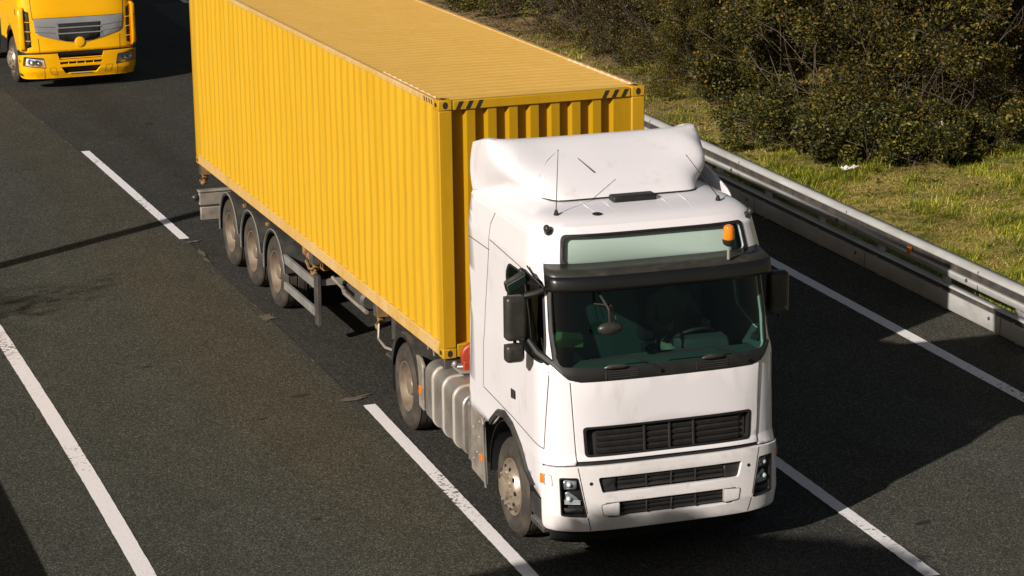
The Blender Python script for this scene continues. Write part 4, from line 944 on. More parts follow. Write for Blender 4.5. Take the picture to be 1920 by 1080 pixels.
    st = MB(); x0, x1 = sorted((k*1.21, k*.75)); st.box(x0, x1, -1.08, -.66, .34, .40); st.box(x0, x1, -1.12, -.70, .45, .66) ; st.build('step', 'guard', TR, .012)
    st = MB()
    for j in range(7): st.box(x0+.02 if k > 0 else x0-.003, x1+.003 if k > 0 else x1-.02, -1.06+j*.055, -1.045+j*.055, .398, .412)
    st.build('step_tread', 'silverbar', TR)
    # door handle, handle recess
    hd = [(k*2.03, 1.53), (k*2.28, 1.50), (k*2.28, 1.585), (k*2.03, 1.60)][::1 if k > 0 else -1]
    hd = rpoly([(k*2.06, 1.52), (k*2.21, 1.50), (k*2.21, 1.60), (k*2.06, 1.61)][::1 if k > 0 else -1], .015)
    h1 = S_.patch(hd, 'door_handle', 'grille', TR, .003, .01); hb = MB(); hb.tube([S_.at(k*2.08, 1.60, .012), S_.at(k*2.08, 1.53, .02)], .012, 6); hb.build('lever', 'blackm', h1)
    mp = S_.at(k*1.155, 3.335, .0); mb = MB(); mb.sphere(tuple(mp+Vector((k*.02, -.02, .03))), .04, (.8, 1.1, 1), 10, 8); mb.box(mp.x-.03, mp.x+.03, mp.y-.04, mp.y+.04, mp.z-.03, mp.z+.02); mb.build('roof_marker_lamp', 'blackm', TR, .006)
    mb = MB(); a0 = (-.89, -.62, 3.44) if k < 0 else (.83, -.60, 3.445); top = (a0[0]+(.06 if k < 0 else -.30), a0[1]+.10, a0[2]+(.62 if k < 0 else .46))
    mb.tube([a0, (a0[0], a0[1], a0[2]+.05)], [.028, .014], 8); mb.tube([(a0[0], a0[1], a0[2]+.04), top], [.005, .003], 5); mb.sphere(top, .007, n=6, m=4); mb.build('aerial', 'black', TR)
    # mirrors
    def rounded(name, x0, x1, y0, y1, z0, z1, mat='blackm', b=.035, par=TR):
        mb = MB(); mb.box(min(x0, x1), max(x0, x1), y0, y1, z0, z1); return mb.build(name, mat, par, b, seg=4)
    m0, m1, my = (1.325, 1.545, -.95) if k < 0 else (1.31, 1.53, -.77); zo = 0 if k < 0 else -.05
    mr = rounded('mirror', k*m0, k*m1, my-.07, my+.07, 2.31+zo, 2.76+zo, b=.05)
    rounded('mirror_glass', k*(m0+.015), k*(m1-.015), my+.066, my+.078, 2.33+zo, 2.74+zo, 'mirror', .004, mr)
    if k < 0: mw = rounded('wide_angle_mirror', k*(m0+.025), k*m1, my-.06, my+.07, 2.09+zo, 2.275+zo, b=.045)
    if k < 0: rounded('mirror_glass', k*(m0+.04), k*(m1-.015), my+.066, my+.078, 2.105+zo, 2.26+zo, 'mirror', .004, mw)
    mb = MB(); mb.tube([(k*1.44, my, 2.25+zo), (k*1.44, my, 2.34+zo)], .018, 6)
    mb.tube([(k*1.16, my-.05, 2.80), (k*1.24, my-.04, 2.77), (k*1.335, my, 2.745+zo)], .034, 8)
    mb.tube([(k*1.335, my, 2.745+zo), (k*1.325, my, 2.5), (k*1.315, my, 2.32)], .022, 8)
    mb.tube([(k*1.32, my, 2.33), (k*1.24, my-.08, 2.19), (k*1.13, my-.17, 2.10)], [.026, .04, .05], 8)
    mb.tube([(k*1.10, my-.17, 2.06), (k*1.12, my-.17, 2.12)], .05, 8); mb.build('mirror_arm', 'black', TR)
    if k < 0:
        mt_ = Matrix.Translation((-1.44, -.98, 2.90)) @ Matrix.Rotation(R(-25), 4, 'Y') @ Matrix.Rotation(R(38), 4, 'X'); mb = MB(); mb.box(-.115, .115, -.03, .03, -.085, .085, mt_); km = mb.build('kerb_mirror', 'blackm', TR, .03, seg=3)
        mb = MB(); mb.box(-.10, .10, -.036, -.0305, -.07, .07, mt_); mb.build('mirror_glass', 'curtain', km, .004)
        mb = MB(); mb.tube([(-1.42, -.95, 2.94), (-1.34, -.95, 2.97), (-1.25, -.97, 2.88), (-1.17, -.98, 2.80)], [.03, .045, .035, .03], 8); mb.tube([(-1.38, -.95, 2.95), (-1.32, -.97, 2.89), (-1.2, -1.0, 2.84)], .02, 6); mb.sphere((-1.36, -.94, 2.99), .035, n=8, m=6); mb.build('kerb_mirror_arm', 'black', TR)
        mb = MB(); mb.tube([(-1.20, -.98, 2.86), (-1.24, -.75, 2.99)], .008, 5); mb.build('window_deflector', 'black', TR)
# front-view mirror on its arm
mb = MB(); mb.sphere((-.63, -1.42, 2.47), .13, (1, .42, .5), 18, 12, None); fm_ = mb.build('front_mirror', 'blackm', TR)
mb = MB(); mb.tube([(-.68, -1.20, 2.80), (-.66, -1.34, 2.72), (-.64, -1.42, 2.66), (-.63, -1.42, 2.52)], .014, 8); mb.tube([(-.70, -1.17, 2.66), (-.60, -1.36, 2.68), (-.56, -1.40, 2.55)], .009, 6); mb.build('arm', 'blackm', fm_)
# roof deflector
def smooth_poly(P, it=3):
    for _ in range(it):
        Q = [P[0]]
        for a, b in zip(P[:-1], P[1:]): Q += [a*.75+b*.25, a*.25+b*.75]
        P = Q+[P[-1]]
    return P
def resample(P, n):
    L = [0.]
    for a, b in zip(P[:-1], P[1:]): L.append(L[-1]+(b-a).length)
    out = []; k = 0
    for i in range(n+1):
        t = L[-1]*i/n
        while k < len(P)-2 and L[k+1] < t: k += 1
        out.append(P[k].lerp(P[k+1], min(1, (t-L[k])/max(1e-9, L[k+1]-L[k]))))
    return out
base_r = [Vector(q) for q in ((0, -.27, 3.50), (.45, -.265, 3.50), (.72, -.25, 3.495), (.80, -.12, 3.49), (.98, .60, 3.43), (1.17, 1.22, 3.35))]
mid_r = [Vector(q) for q in ((0, .185, 3.735), (.6, .19, 3.735), (.95, .205, 3.74), (1.07, .28, 3.745), (1.14, .62, 3.70), (1.185, 1.25, 3.60))]
top_r = [Vector(q) for q in ((0, .66, 3.94), (.6, .66, 3.94), (1.05, .66, 3.95), (1.125, .70, 3.965), (1.145, .85, 3.95), (1.145, 1.27, 3.85))]
lip_r = [Vector(q) for q in ((0, .80, 3.935), (.6, .80, 3.935), (1.0, .80, 3.945), (1.06, .83, 3.955), (1.08, .95, 3.94), (1.08, 1.27, 3.835))]
NJ = 36
CR = [resample(smooth_poly(c), NJ) for c in (base_r, mid_r, top_r, lip_r)]
def rd(i, j):
    """i 0..8 base to top (9, 10 fold back over the top edge), j 0..72 from the left rear round the front to the right rear"""
    k = abs(j-NJ); sg = 1 if j >= NJ else -1
    if i <= 8: t = i/8; p = CR[0][k]*(1-t)*(1-2*t)+CR[1][k]*4*t*(1-t)+CR[2][k]*t*(2*t-1)
    else: t = (i-8)/2; p = CR[2][k].lerp(CR[3][k], t)+Vector((0, 0, .012*math.sin(math.pi*t)))
    return Vector((sg*p.x, p.y, p.z))
mb = MB(); nj = 2*NJ+1; mb.add([rd(i, j) for i in range(11) for j in range(nj)], [(i*nj+j, i*nj+j+1, (i+1)*nj+j+1, (i+1)*nj+j) for i in range(10) for j in range(nj-1)])
df = mb.build('roof_deflector', 'white', TR, sharp=75); q = df.modifiers.new('solid', 'SOLIDIFY'); q.thickness = .03; q.offset = -1
b = df.modifiers.new('bevel', 'BEVEL'); b.width = .012; b.segments = 3; b.limit_method = 'ANGLE'; b.angle_limit = R(50)
mb = MB(); mb.tube([rd(0, j)+Vector((0, .008, -.016)) for j in range(10, 2*NJ-9)], .016, 6); mb.build('deflector_seal', 'rubber', df)
mb = MB(); mb.box(-.22, .24, -.44, -.28, 3.45, 3.53); mb.build('roof_hatch', 'black', rf, .02, seg=3)
mb = MB(); p0, p1 = rd(3, NJ-4)+Vector((0, -.006, .004)), rd(5, NJ-6)+Vector((0, -.006, .004)); mb.tube([p0, p1], [.007, .003], 5); mb.build('deflector_scratch', 'gap', df)
mb = MB(); mb.tube([rd(1, 21)+Vector((-.002, -.003, 0)), rd(3, 22)+Vector((-.002, -.003, 0)), rd(5, 24)+Vector((0, -.003, .002)), rd(6, 26)+Vector((0, -.003, .002))], [.004, .004, .004, .001], 5); mb.build('deflector_crease', 'white', df)
mb = MB(); mb.prism(rpoly([(.02, 3.20), (1.25, 3.10), (1.25, 3.60), (1.0, 3.59), (.5, 3.50), (.12, 3.39), (.02, 3.33)], .05), 1.225, 1.255, 'x'); mb.build('roof_side_fin', 'white', TR, .008)
# beacon
mb = MB(); mb.tube([(.67, -1.25, 3.0), (.67, -1.25, 3.17)], .016, 8); bs = mb.build('beacon', 'silverbar', TR)
mb = MB(); mb.lathe([(3.13, .018), (3.15, .05), (3.18, .062), (3.20, .062), (3.20, 0)], 20, Matrix.Translation((.67, -1.25, 0)), 'Z'); mb.build('beacon_base', 'black', bs)
mb = MB(); mb.lathe([(3.201, .055), (3.21, .058), (3.30, .056), (3.33, .046), (3.345, .022), (3.348, 0)], 20, Matrix.Translation((.67, -1.25, 0)), 'Z'); mb.build('beacon_lens', 'amber', bs)
# cab interior
mb = MB(); mb.box(-1.15, 1.15, -1.0, .85, 1.30, 1.34); mb.build('floor', 'inside', TR)
mb = MB(); mb.box(-1.14, 1.14, .55, .58, 1.3, 3.12); mb.build('bunk_curtain', 'curtain', TR)
mb = MB(); mb.box(-1.17, 1.17, -.82, .6, 2.955, 2.985); mb.build('headlining', 'inside', TR)
mb = MB(); vs = []
for i in range(25):
    v = -1.12+2.24*i/24; a = S_.at(v, 2.02, -.05); vs += [a, Vector((a.x*.98, a.y+.30, 2.04+.03*math.cos(v*2))), Vector((a.x*.96, max(-.62, a.y+.52), 1.92)), Vector((a.x*.96, max(-.60, a.y+.5), 1.5))]
mb.add(vs, [(4*i+j, 4*i+j+1, 4*i+j+5, 4*i+j+4) for i in range(24) for j in range(3)]); dbd = mb.build('dashboard', 'inside', TR, sharp=60); mb = MB(); mb.prism([(-.86, 1.98), (-.58, 1.96), (-.56, 2.06), (-.66, 2.10), (-.80, 2.085)], .36, .88, 'x'); mb.build('instrument_hood', 'seatf', dbd, .03, seg=3)
mb = MB(); c = Vector((.62, -.50, 2.02)); ax = Matrix.Translation(c) @ Matrix.Rotation(R(-38), 4, 'X')
mb.tube([tuple(ax @ Vector((.225*math.cos(2*math.pi*i/28), .225*math.sin(2*math.pi*i/28), 0))) for i in range(29)], .017, 6, False)
for a in (20, 160, 270): mb.tube([tuple(ax @ Vector((.05*math.cos(R(a)), .05*math.sin(R(a)), -.02))), tuple(ax @ Vector((.22*math.cos(R(a)), .22*math.sin(R(a)), 0)))], .016, 6)
mb.sphere(tuple(ax @ Vector((0, 0, -.02))), .06, (1, 1, .6)); mb.tube([tuple(ax @ Vector((0, 0, -.04))), (.62, -.72, 1.75)], .04, 8); mb.build('steering_wheel', 'blackm', TR)
for x in (-.62, .62):
    mb = MB(); mb.box(x-.25, x+.25, -.12, .38, 1.62, 1.78); st = mb.build('seat', 'seatf', TR, .05, seg=3); mb = MB(); mb.box(x-.23, x+.23, .30, .44, 1.76, 2.40, Matrix.Translation((0, .1, 0))); mb.build('seat_back', 'seatf', st, .05, seg=3); mb = MB(); mb.box(x-.13, x+.13, .42, .50, 2.42, 2.62); mb.build('headrest', 'seatf', st, .04, seg=3)
    mb = MB(); mb.box(x-.15, x+.15, -.05, .3, 1.34, 1.62); mb.build('seat_base', 'inside', st)
mb = MB(); mb.tube([(.40, .40, 2.5), (.50, .22, 2.30), (.78, .14, 1.95)], .02, 6); 
# running gear
WF = make_wheel(TR, 'steer', .32, .51, -1.225, -.10); copy_wheel(WF, (1.225, -.10, .51), True)
WD = make_wheel(TR, 'drive', .30, .51, -1.25, 3.76); copy_wheel(WD, (1.25, 3.76, .51), True)
for x, fl in ((-.91, False), (.91, True)): copy_wheel(WD, (x, 3.76, .51), fl)
for x in (-.45, .37): mb = MB(); mb.box(x, x+.08, -1.1, 4.75, .68, .95); mb.build('frame_rail', 'chassis', TR, .008)
mb = MB(); mb.box(-.36, .36, -1.0, 1.1, .5, 1.2); mb.box(-.3, .3, 1.1, 2.0, .55, .95); mb.tube([(-.95, 3.76, .51), (.95, 3.76, .51)], .1, 10); mb.sphere((0, 3.76, .52), .24); mb.tube([(-.95, -.1, .45), (.95, -.1, .45)], .07, 8); mb.build('engine_and_axles', 'chassis', TR)
mb = MB(); mb.box(-1.16, 1.16, -1.2, -.72, .55, 1.05); mb.build('front_light_block', 'rubber', TR)  # unseen dark box added to block light behind the bumper
mb = MB(); mb.prism([(2.6, .98), (4.6, .98), (4.5, 1.08), (2.9, 1.08)], -.45, .45, 'x'); mb.build('fifth_wheel', 'chassis', TR, .01)
mb = MB(); mb.box(-.8, .8, 1.15, 2.5, .955, .985); mb.build('catwalk', 'panel', TR)
for k in (-1, 1):
    def X(a): return k*a
    def prism(mb, poly, a0, a1): mb.prism([(y, z) for y, z in poly], min(X(a0), X(a1)), max(X(a0), X(a1)), 'x')
    # fuel tank: rounded section running along the side, three pale straps
    sec = [(k*a, z) for a, z in ([(.60, .40)]+[(.62, .36)]+[(1.10, .34)]+arc(1.12, .46, .12, -90, 0, 5)+arc(1.10, .90, .14, 0, 80, 6)+[(.66, 1.07), (.60, 1.0)])]
    tk = MB(); tk.prism(sec[::k], 1.50, 2.95, 'y'); tk = tk.build('fuel_tank', 'tank', TR, .02)
    for y in (2.62, 2.22, 1.82):
        cxs, czs = k*.87, .70; sm = MB(); big = [(cxs+(a-cxs)*1.02+k*.004, czs+(z-czs)*1.03) for a, z in sec]; sm.prism(big[::k], y-.028, y+.028, 'y'); sm.build('tank_strap', 'strap', tk, .004)
    eb = MB(); eb.prism([(k*a*1.01, z) for a, z in [(.62, .42), (1.14, .36), (1.22, .46), (1.22, .92), (1.08, 1.04), (.64, 1.05)]][::k], 2.955, 3.02, 'y'); eb.build('tank_bracket', 'guard', TR, .01)
    bx = MB(); bx.box(min(X(.75), X(1.20)), max(X(.75), X(1.20)), 1.24, 1.46, .32, .99); bx.build('battery_box', 'tank', TR, .03, seg=3)
    pn = MB(); prism(pn, [(.72, .27), (1.22, .30), (1.22, .98), (.84, .985), (.78, .9)], 1.205, 1.235); pn = pn.build('splash_panel', 'panel', TR, .006)
    rv = MB()
    for y, z in ((.9, .55), (1.0, .55), (.9, .75), (1.12, .8), (.9, .92), (1.12, .45)): rv.sphere((k*1.237, y, z), .009, n=6, m=4)
    rv.build('rivets', 'strap', pn)
    am = MB(); am.box(min(X(1.233), X(1.25)), max(X(1.233), X(1.25)), .80, .87, .50, .58); am.build('side_marker', 'amber', pn, .004)
    lip = MB(); lip.tube([(k*1.235, .72, .24), (k*1.235, .76, .6), (k*1.235, .78, .9), (k*1.235, .70, .99), (k*1.235, .52, 1.05)], .012, 6); lip.build('panel_edge', 'trim', pn)
    # drive-axle mudguard
    xa = X(1.25) if k < 0 else X(1.25)-.62
    f = fender_mb(xa, xa+.62, .585, 8, 172, lip=.045, th=.02).build('rear_mudguard', 'guard', TR, loc=(0, 3.76, .55)); q = f.modifiers.new('solid', 'SOLIDIFY'); q.thickness = .008
    fl = MB(); prism(fl, [(3.02, .42), (3.20, .44), (3.20, .78), (3.26, .95), (3.30, 1.02), (3.12, 1.02), (3.02, .95)], 1.20, 1.245); fl.build('mudguard_flap', 'panel', f, .012).location = (0, -3.76, -.55)
    fl = MB(); prism(fl, [(4.33, .30), (4.36, .30), (4.37, .66), (4.34, .66)], .66, 1.24); fl.build('mud_flap', 'rubber', f).location = (0, -3.76, -.55)
    am = MB(); am.box(min(X(1.243), X(1.262)), max(X(1.243), X(1.262)), 3.08, 3.15, .60, .70); am.build('side_marker', 'amber', f, .005).location = (0, -3.76, -.55)
    hk = MB(); hk.tube([(k*1.1, 3.02, 1.06), (k*1.1, 3.06, 1.20), (k*1.1, 3.22, 1.20), (k*1.1, 3.26, 1.08)], .014, 6); hk.build('mudguard_bracket', 'panel', f).location = (0, -3.76, -.55)
# red hose connector and deck by the container corner
mb = MB(); mb.lathe([(-.05, 0), (-.05, .13), (-.03, .15), (.03, .15), (.05, .13), (.05, 0)], 24, Matrix.Translation((-.86, 2.28, 1.24)) @ Matrix.Rotation(R(75), 4, 'Z')); mb.box(-1.0, -.72, 2.2, 2.32, 1.08, 1.2); mb.build('air_coupling', 'red', TR, .01)
mb = MB(); mb.box(-1.06, -.5, 2.15, 2.5, 1.075, 1.10); mb.tube([(-1.05, 2.3, 1.12), (-.9, 2.2, 1.14), (-.7, 2.15, 1.13)], .02, 6); mb.sphere((-1.06, 2.36, 1.14), .035, n=8, m=6); mb.build('coupling_shelf', 'silverbar', TR, .006)
# card on the dashboard
gcard = MB(); gcard.add([(.12, -3.05, 2.085), (.42, -3.16, 2.085), (.50, -2.98, 2.11), (.22, -2.90, 2.12)], [(0, 1, 2, 3)]); gcard.add([(.22, -2.90, 2.12), (.50, -2.98, 2.11), (.48, -2.96, 2.17), (.24, -2.89, 2.19)], [(0, 1, 2, 3)])
o = gcard.build('folder', 'green', smooth=False); q = o.modifiers.new('solid', 'SOLIDIFY'); q.thickness = .004; tag(o, 'bright green folder lying on the dashboard behind the windscreen', 'folder')

# ---- driver
def make_driver(name, label, loc, shirt):
    root = thing(name, label, 'person', loc, R(-1.8))
    J = {'pel': (0, .18, 1.86), 'wai': (0, .20, 2.02), 'che': (0, .17, 2.26), 'nk': (0, .13, 2.40), 'hd': (0, .10, 2.50)}
    bmv = []; E = []; rad = []
    def vtx(p, r): bmv.append(p); rad.append(r); return len(bmv)-1
    a = vtx(J['pel'], (.17, .13)); b = vtx(J['wai'], (.155, .115)); c = vtx(J['che'], (.185, .115)); d = vtx(J['nk'], (.06, .06)); e = vtx(J['hd'], (.055, .055)); E += [(a, b), (b, c), (c, d), (d, e)]
    for sg in (1, -1):
        s1 = vtx((sg*.20, .15, 2.29), (.07, .065)); s2 = vtx((sg*.27, .02, 2.09), (.05, .048)); s3 = vtx((sg*.21, -.22, 2.07), (.034, .034)); s4 = vtx((sg*.19, -.29, 2.09), (.026, .032)); E += [(c, s1), (s1, s2), (s2, s3), (s3, s4)]
        h1 = vtx((sg*.11, .08, 1.83), (.10, .10)); h2 = vtx((sg*.16, -.32, 1.86), (.075, .075)); h3 = vtx((sg*.17, -.42, 1.50), (.055, .055)); h4 = vtx((sg*.17, -.50, 1.38), (.05, .035)); E += [(a, h1), (h1, h2), (h2, h3), (h3, h4)]
    me = bpy.data.meshes.new('body'); me.from_pydata(bmv, E, []); o = bpy.data.objects.new('body', me); COL.objects.link(o); o.parent = root; me.materials.append(M[shirt])
    sk = o.modifiers.new('skin', 'SKIN'); 
    for i, r_ in enumerate(rad): me.skin_vertices[0].data[i].radius = r_
    me.skin_vertices[0].data[0].use_root = True
    sb = o.modifiers.new('sub', 'SUBSURF'); sb.levels = 2; sb.render_levels = 2
    # head: shaped ellipsoid with brow, nose, chin and ears
    mb = MB(); vs = []; n_, m_ = 24, 18
    for i in range(m_+1):
        t = math.pi*i/m_
        for j in range(n_):
            p = 2*math.pi*j/n_; x, y, z = math.sin(t)*math.cos(p), math.sin(t)*math.sin(p), math.cos(t)
            w = .076*(1-.18*max(0, -z)); dpt = .095; fy = y*dpt*(1-.08*max(0, -z))
            if y < -.5:
                fr = (-y-.5)*2; fy -= fr*(.020*math.exp(-((z+.12)/.20)**2)*math.exp(-(x/.16)**2)+.006*math.exp(-((z-.22)/.1)**2)-.008*math.exp(-((z-.06)/.09)**2)*math.exp(-((abs(x)-.36)/.14)**2)+.007*math.exp(-((z+.48)/.08)**2)*math.exp(-(x/.25)**2)+.010*math.exp(-((z+.82)/.15)**2))
            vs.append((x*w, .07+fy, 2.56+z*.118))
    mb.add(vs, [(i*n_+j, (i+1)*n_+j, (i+1)*n_+(j+1) % n_, i*n_+(j+1) % n_) for i in range(m_) for j in range(n_)])
    for sg in (1, -1): mb.sphere((sg*.077, .085, 2.555), .03, (.35, .6, 1), 8, 6)
    hd = mb.build('head', 'skin', root)
    mb = MB()
    for sg in (1, -1): mb.sphere((sg*.030, -.013, 2.568), .0105, (1.2, .6, .7), 8, 6)
    mb.build('eyes', 'hair', hd); mb = MB(); mb.sphere((0, -.020, 2.50), .02, (1.2, .25, .25), 8, 6); mb.build('lips', 'red', hd)
    mb = MB(); vs = []
    for i in range(9):
        t = math.pi*.56*i/8
        for j in range(24):
            p = 2*math.pi*j/24; lim = 1 if math.sin(p) > -.35 else .62
            tt = t*lim; vs.append((math.sin(tt)*math.cos(p)*.083, .078+math.sin(tt)*math.sin(p)*.101, 2.562+math.cos(tt)*.126))
    mb.add(vs, [(i*24+j, (i+1)*24+j, (i+1)*24+(j+1) % 24, i*24+(j+1) % 24) for i in range(8) for j in range(24)]); mb.build('hair', 'hair', root)
    for sg in (1, -1):
        mb = MB(); mb.sphere((sg*.188, -.325, 2.10), .045, (.55, 1, .9), 10, 8)
        for q in range(4):
            z = 2.075+q*.019; L_ = (.9, 1, .97, .8)[q]; mb.tube([(sg*.185, -.35, z), (sg*.195, -.395*1, z+.012), (sg*.215, -.40-.012*L_, z+.022), (sg*.228, -.385, z+.02), (sg*.225, -.365, z+.012)], [.0095, .009, .0085, .008, .006], 6)
        mb.tube([(sg*.175, -.32, 2.14), (sg*.172, -.355, 2.162), (sg*.185, -.385, 2.168)], [.011, .0105, .008], 6); mb.build('hand', 'skin', root)
    return root
make_driver('person', 'driver in a drab shirt holding the steering wheel behind the windscreen', (1.07+.62, -2.55, 0), 'shirt')

# ================================================================== THE YELLOW TRUCK BEHIND
RN = thing('truck', 'bright yellow truck with silver grille following behind, cut off by the top left corner', 'truck', (.84, 28.45, 0), R(1.5))
RB = Shell([.25, .4, .8, 1.0, 1.6, 2.0, 2.9, 3.3], [-1.34, -1.40, -1.42, -1.40, -1.38, -1.32, -1.08, -.98], [1.19, 1.22, 1.235, 1.235, 1.235, 1.235, 1.21, 1.15], .42, 3.6)
v1 = RB.v1
rw = rpoly([(-1.05, 2.05), (1.05, 2.05), (1.08, 2.95), (-1.08, 2.95)], .06)
ra = [(-2.9, 1.0), (-2.66, 1.18), (-2.38, 1.26), (-2.1, 1.18), (-1.9, 1.0), (-1.74, .82), (-1.5, .80)]
rl = [(-3.5, 3.25), (-3.5, .9), (-2.92, .9)]+ra+[(-1.5, .80)][:0]
rsw = rpoly([(-2.4, 2.15), (-1.6, 2.05), (-1.55, 2.85), (-2.4, 2.85)], .06)
RB.patch(rl+mirror(rl), 'cab', 'ycab', RN, 0, .03, (rw, rsw, mirror(rsw)))
RB.patch(rw, 'windscreen', 'glass', RN, .002, 0)
for q in (rsw, mirror(rsw)): RB.patch(q, 'side_window', 'glassd', RN, .002, 0)
mb = MB(); mb.box(-1.1, 1.1, -.7, 1.3, 3.2, 3.4); mb.build('roof', 'ycab', RN, .08, seg=3)
mb = MB(); mb.box(-1.15, 1.15, -.6, 1.25, 1.2, 3.2); mb.build('interior', 'inside', RN)
# front panel lines, silver grille with pointed lower edge, round badge boss
GS = [(-.0, .965), (.16, .985), (.5, 1.06), (.86, 1.17), (.93, 1.23), (.965, 1.52), (-.965, 1.52), (-.93, 1.23), (-.86, 1.17), (-.5, 1.06), (-.16, .985)]
gs = RB.patch(GS, 'grille', 'silver', RN, .012, .015, (), .004)
RB.patch([(-.44, 1.065), (-.3, 1.02), (0, .99), (.3, 1.02), (.44, 1.065), (.47, 1.40), (-.47, 1.40)], 'grille_mesh', 'grille', gs, .0145, .003)
mb = MB()
for z in (1.17, 1.29): mb.tube([RB.at(-.47+.94*i/12, z+.012, .018) for i in range(13)], .016, 6)
mb.build('grille_bars', 'silver', gs)
for ln in ([(.5, 1.20), (.93, 1.24)], [(.5, 1.32), (.93, 1.36)], [(-.5, 1.20), (-.93, 1.24)], [(-.5, 1.32), (-.93, 1.36)]):
    mb = MB(); RB.line(mb, ln, .008, .0145); mb.build('grille_line', 'gap', gs, smooth=False)
for ln in ([(-.86, .75), (-.88, 1.1)], [(.86, .75), (.88, 1.1)], [(-.975, 1.5), (-1.01, 2.05)], [(.975, 1.5), (1.01, 2.05)], [(-.97, 1.525), (.97, 1.525)]):
    mb = MB(); RB.line(mb, ln, .011, .003); mb.build('shut_line', 'gap', RN, smooth=False)
mb = MB(); mb.lathe([(.0, .115), (.008, .105), (.013, .08), (.014, 0)], 24, Matrix.Translation(RB.at(0, .985, .013)) @ Vector((0, -1, .05)).to_track_quat('X', 'Z').to_matrix().to_4x4()); mb.build('badge_boss', 'ycab', RN)
for k in (-1, 1):   # dark corner air slots with yellow blade
    RB.patch([(k*1.03, .93), (k*1.13, .90), (k*1.15, 1.70), (k*1.05, 1.66)][::k], 'corner_slot', 'rubber', RN, .004, .004)
    mb = MB(); vs = []
    for z in (.84, .9, 1.2, 1.5, 1.70, 1.76): e = .06 if .85 < z < 1.75 else .015; vs += [RB.at(k*1.15, z, e), RB.at(k*1.24, z, e+.015), RB.at(k*1.30, z, .0)]
    mb.add(vs, [(3*i+j, 3*i+j+1, 3*i+j+4, 3*i+j+3) for i in range(5) for j in range(2)]); o = mb.build('air_deflector', 'ycab', RN, sharp=50); q = o.modifiers.new('solid', 'SOLIDIFY'); q.thickness = .015
    mb = MB()
    for z in (1.05, 1.25, 1.45): mb.tube([RB.at(k*1.03, z, .012), RB.at(k*1.15, z+.01, .03)], .01, 5)
    mb.build('deflector_strut', 'ycab', RN)
# dark joint, bumper with openings and headlights
RB.patch([(-1.34, .70), (1.34, .70), (1.34, .84), (-1.34, .84)], 'joint_strip', 'rubber', RN, -.01, .02)
HR = rpoly([(-1.24, .53), (-.76, .47), (-.80, .685), (-1.20, .725)], .02)
o1 = rpoly([(-.34, .33), (.34, .33), (.44, .475), (-.44, .475)], .02); o2 = rpoly([(-.45, .53), (.45, .53), (.46, .585), (-.46, .585)], .008); o3 = rpoly([(-.46, .63), (.46, .63), (.50, .765), (-.50, .765)], .01)
BR = rpoly([(-1.5, .26), (-1.2, .235), (1.2, .235), (1.5, .26), (1.5, .72), (1.15, .765), (-1.15, .765), (-1.5, .72)], [.08, 0, 0, .08, .03, 0, 0, .03])
bb = RB.patch(BR, 'bumper', 'ycab', RN, .03, .05, (HR, mirror(HR), o1, o2, o3), .01)
RB.patch([(-.55, .29), (.55, .29), (.6, .78), (-.6, .78)], 'bumper_backing', 'rubber', bb, -.05, .02)
mb = MB()
for z in (.655,): mb.tube([RB.at(-.46+.92*i/10, z, .0) for i in range(11)], .012, 6)
for v in (-.27, -.09, .09, .27): mb.tube([RB.at(v, .52, .01), RB.at(v+.001, .595, .01)], .011, 5)
mb.build('bumper_bars', 'ycab', bb)
mb = MB(); mb.tube([RB.at(-.24+.48*i/8, .335, .03) for i in range(9)], .010, 6); mb.build('bumper_trim', 'silver', bb)
for k in (-1, 1):
    mb = MB(); RB.line(mb, [(k*.80, .25), (k*.79, .475)], .009, .032); q = [(k*.52, .33), (k*.65, .33), (k*.68, .47), (k*.55, .47)]; RB.line(mb, q+[q[0]], .008, .032); mb.build('bumper_joint', 'gap', bb, smooth=False)
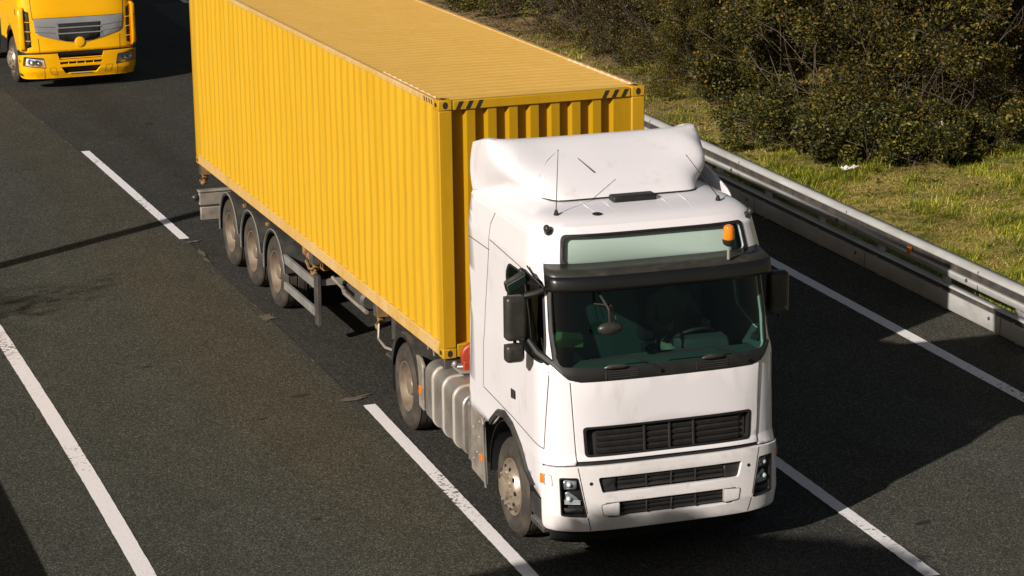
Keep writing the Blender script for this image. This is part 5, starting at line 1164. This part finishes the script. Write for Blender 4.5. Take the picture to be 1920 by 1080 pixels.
for H, k in ((HR, -1), (mirror(HR), 1)):
    hl = RB.patch(H, 'headlight', 'lampw', RN, -.02, .01)
    for v, z, r_ in ((1.08, .61, .06), (.94, .59, .06)):
        nn = RB.nrm(k*v, z); p = RB.at(k*v, z, .01); mb = MB(); mb.lathe([(.012, r_), (-.01, r_*.9), (-.03, r_*.5), (-.035, 0)], 16, Matrix.Translation(p) @ nn.to_track_quat('X', 'Z').to_matrix().to_4x4()); mb.build('reflector', 'chrome', hl)
    RB.patch(H, 'lamp_cover', 'lens', hl, .033, 0)
    mb = MB(); q = list(H); RB.line(mb, q+[q[0]], .012, .034); mb.build('lamp_edge', 'gap', hl, smooth=False)
    RB.patch([(k*1.27, .60), (k*1.38, .61), (k*1.38, .66)][::k], 'side_slot', 'rubber', bb, .033, .002)
    RB.patch([(k*1.24, .30), (k*1.44, .31), (k*1.40, .36), (k*1.27, .35)][::k], 'fog_slot', 'rubber', bb, .033, .002)
    RB.patch([(k*1.5, .70), (k*1.16, .74), (k*1.2, .82), (k*1.5, .84)][::-k], 'step_gap', 'rubber', RN, .012, .01)
    RB.patch(rpoly([(k*1.60, 1.56), (k*1.67, 1.56), (k*1.66, 1.68), (k*1.59, 1.70)][::k], .01), 'vent', 'rubber', RN, .003, .004)
    f = fender_mb(0, .5, .64, -5, 185, lip=0).build('inner_arch', 'rubber', RN, loc=(k*1.2 if k < 0 else .7, .0, .5))
W2 = make_wheel(RN, 'steer', .32, .50, -1.21, .0); copy_wheel(W2, (1.21, 0, .50), True); copy_wheel(W2, (-1.21, 3.7, .5)); copy_wheel(W2, (1.21, 3.7, .5), True)
mb = MB(); mb.box(-.45, .45, -1.1, 5.0, .5, 1.0); mb.box(-1.15, 1.15, -1.15, -.62, .4, 1.0); mb.build('frame_rail', 'chassis', RN)
bt = thing('semi_trailer', 'tall box trailer behind the yellow truck, beyond the top edge of the picture', 'trailer', (.80, 30.3, 0), R(1.5))
mb = MB(); mb.box(-1.25, 1.25, 0, 13.4, 1.15, 4.0); mb.build('box_body', 'whited', bt, .03)
mb = MB(); mb.box(-.5, .5, 1.5, 13.2, .8, 1.15); mb.build('frame_rail', 'chassis', bt)
w3 = make_wheel(bt, 'trailer', .385, .51, -1.25, 8.6); [copy_wheel(w3, (-1.25, 8.6+1.31*i, .51)) for i in (1, 2)]; [copy_wheel(w3, (1.25, 8.6+1.31*i, .51), True) for i in range(3)]
